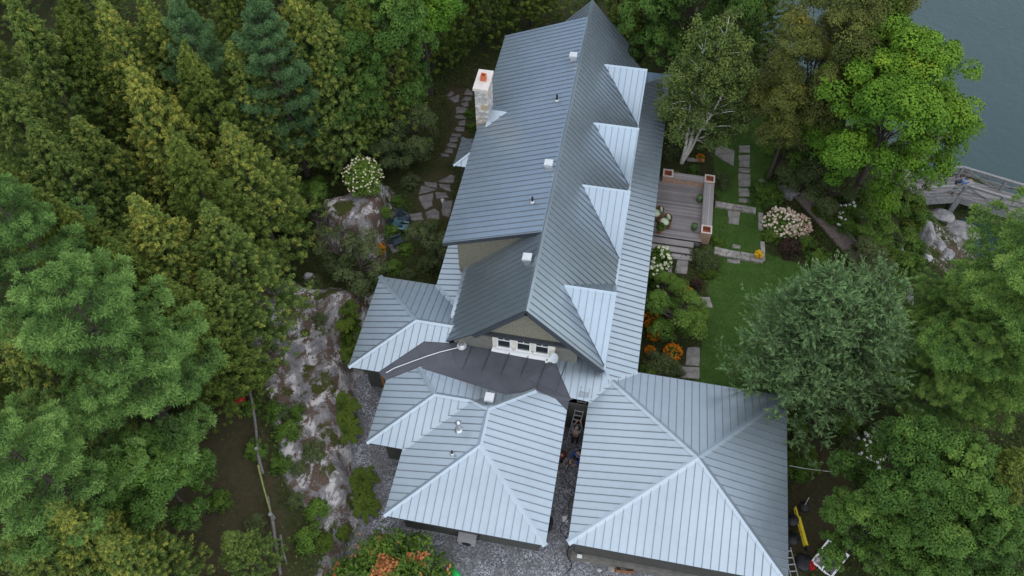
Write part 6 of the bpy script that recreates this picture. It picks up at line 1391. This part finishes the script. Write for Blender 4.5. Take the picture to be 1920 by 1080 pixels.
def pot(px, py, r, label, soil=True, h=.34):
    x, y, z = bp(px, py); o = empty('plant_tub', (x, y, z), 0, label, 'plant tub', 'black plant tubs beside the garage')
    mb = MB(); mb.tube([(0, 0, 0), (0, 0, .02), (0, 0, h), (0, 0, h+.01), (0, 0, h-.06)], [r*.75, r*.78, r, r*.9, r*.88], 18, cap=True); mb.build('tub', M['black'], o); return o
o = pot(1505, 953, .24, 'round black tub with a stick in it'); mb = MB(); mb.tube([(-.05, -.1, .2), (.12, .32, .62)], .014, 5); mb.build('stick', M['palewood'], o)
pot(1482, 980, .27, 'black tub tucked under the eave beside the yellow ladder', h=.45); pot(1484, 1012, .30, 'wide black tub crossed by the yellow ladder', h=.25)
x, y, z = bp(1553, 1050); wf = empty('window_frame', (x, y, z+.25), 0, 'old white window frame with three openings leaning in the weeds', 'window frame')
wf.rotation_euler = (.35, .1, -.55)
mb = MB(); Wd, Hh = 1.0, 1.25
for s_ in (-1, 1): mb.box((s_*Wd/2, 0, 0), (.09, Hh, .05)); mb.box((0, s_*Hh/2, 0), (Wd+.09, .09, .052))
mb.box((0, .05, 0), (Wd, .07, .045)); mb.box((.0, -.30, 0), (.06, .62, .04)); mb.build('frame', M['white'], wf)
mb = MB(); mb.box((0, 0, -.02), (Wd-.05, Hh-.05, .006)); mb.build('pane', M['glass'], wf)
x, y, z = bp(1520, 1062); o = empty('toolbox', (x, y, z), .3, 'small red toolbox by the white window frame', 'toolbox')
mb = MB(); mb.box((0, 0, .11), (.2, .34, .2)); mb.build('box', M['red'], o); mb = MB(); mb.bar((0, -.1, .25), (0, .1, .25), .03, .03); mb.box((0, -.1, .23), (.03, .03, .06)); mb.box((0, .1, .23), (.03, .03, .06)); mb.build('handle', M['black'], o)
x, y, z = bp(1529, 1053); mb = MB(); mb.box((0, 0, .2), (.18, .12, .4)); mb.box((0, 0, .42), (.14, .09, .05)); o = mb.build('grey_can', M['grill'], None, label='grey jerry can between the red toolbox and window frame', cat='jerry can'); o.location = (x, y, z)
x, y, z = bp(1505, 1055); mb = MB(); mb.ball((0, 0, .1), .36, 14, 8, (1, 1.1, .45), jit=.18, rng=random.Random(2)); o = mb.build('tarpaulin', M['black'], None, label='crumpled black tarpaulin heap beside the garage at the bottom edge', cat='tarpaulin'); o.location = (x, y, z)
x, y, z = bp(1484, 1066); ol = empty('aluminium_ladder', (x, y, z+.1), .25, 'short aluminium ladder lying close to the garage wall', 'ladder')
for s_ in (-1, 1): mb = MB(); mb.bar((s_*.16, -.9, 0), (s_*.16, .9, 0), .03, .07); mb.build('rail', M['alu'], ol)
for k in range(6): mb = MB(); mb.bar((-.15, -.75+.3*k, 0), (.15, -.75+.3*k, 0), .05, .03); mb.build('rung', M['alu'], ol)
# thin line crossing the right yard
A, B = Vector(at(1480, 873, 1.4)), Vector(at(1585, 886, 1.6)); mb = MB(); mb.tube([A+(B-A)*t-Vector((0, 0, .12*math.sin(math.pi*t))) for t in np.linspace(0, 1, 9)], .012, 5); mb.build('washing_line', M['rope'], None, label='thin pale line strung from the garage to the trees', cat='washing line')
# bright foam where the water meets rocks behind the birch
# ------------------------------------------------------------------ ground cover and turf
rg_ = np.random.RandomState(123)
def scatter(n_, x0, x1, y0, y1, keep):
    X = rg_.uniform(x0, x1, n_); Y = rg_.uniform(y0, y1, n_); k = keep(X, Y); return X[k], Y[k]
HOUSE = [(-11.3, 6), (-9.3, 2.4), (-7.6, -.7), (-1.4, -.7), (-1.3, 5.6), (.3, 5.6), (.3, -.6), (8.8, -.6), (8.8, 7.5), (1.6, 7.5), (1.6, 29.5), (-7.6, 29.5), (-7.6, 11), (-11.3, 11)]
DECKP = [(.5, 18.6), (6.1, 18.6), (6.1, 25.2), (.5, 25.2)]
def off_stones(X, Y):
    k = np.ones(X.shape, bool)
    for q_ in STONEP: k &= sdf(X, Y, q_) < -.02
    return k
PATHL = [((a[0]+b_[0])/2, (a[1]+b_[1])/2) for a, b_ in zip(pa, pb)]
def wild(X, Y):
    nn = vnoise(X, Y, 1.6, 41)
    k = (sdf(X, Y, LAWN) < -.1) & (sdf(X, Y, GRAVEL) < -.05) & (sdf(X, Y, water_poly) < -.6) & (sdf(X, Y, HOUSE) < 0) & (sdf(X, Y, DECKP) < 0)
    k &= (np.maximum(sdf(X, Y, ROCK), sdf(X, Y, hump)) < .25*nn) & (np.maximum(sdf(X, Y, PATHM), sdf(X, Y, PATHN)) < .0+.4*nn)
    for cx_0, cy_0, r_0 in STONES: k &= np.hypot(X-cx_0, Y-cy_0) > r_0
    k &= seg_dist(X, Y, PATHL, False) > .55
    bare_ = np.maximum(sdf(X, Y, CLEAR), sdf(X, Y, CLEAR2)); return k & ((bare_ < -.3+nn) | (rg_.rand(len(X)) < .10)) & (rg_.rand(len(X)) < .55+1.4*nn)
X, Y = scatter(210000, -26, 24, -8, 36, wild); Z = ground_z(X, Y); hN = np.clip(.5+1.6*vnoise(X, Y, 2.2, 17), 0, 1)
Z = Z+.03+rg_.rand(len(X))*(.06+.26*hN); tn = .22+.35*hN*rg_.rand(len(X))+.22*vnoise(X, Y, 3.5, 23)+.10*rg_.normal(0, 1, len(X))
gcm = leaf_mesh('ground_cover', np.stack([X, Y, Z], 1), np.tile(np.array([[0, 0, .9]]), (len(X), 1)), .13*(.6+.8*rg_.rand(len(X))), .075*(.6+.8*rg_.rand(len(X))), tn, None, 9, .55)
M['gcover'] = leaf_mat('ground_cover_leaves', [(.024, .032, .008), (.048, .074, .014), (.080, .118, .021), (.15, .15, .035)])
link('ground_cover', gcm, M['gcover'], None, 'low mixed weeds and ground plants between trees, paths and beds', 'ground cover', None, 'stuff')
X, Y = scatter(120000, 3, 14, 7, 34, lambda X, Y: (sdf(X, Y, LAWN) > .05*vnoise(X, Y, .4, 3)) & (sdf(X, Y, DECKP) < 0) & (sdf(X, Y, HOUSE) < 0) & off_stones(X, Y)); Z = ground_z(X, Y)+.02
tn = .40+.30*vnoise(X, Y, 2.5, 31)+.25*vnoise(X, Y, .5, 37)+.10*rg_.normal(0, 1, len(X))
gm = leaf_mesh('grass', np.stack([X, Y, Z], 1), np.tile(np.array([[0, 0, .5]]), (len(X), 1)), .085, .022, tn, None, 10, .9)
M['grass'] = leaf_mat('lawn_grass', [(.020, .046, .007), (.044, .090, .014), (.072, .122, .022), (.14, .15, .036)])
link('grass', gm, M['grass'], None, 'short mown grass of the garden lawn', 'grass', None, 'stuff')
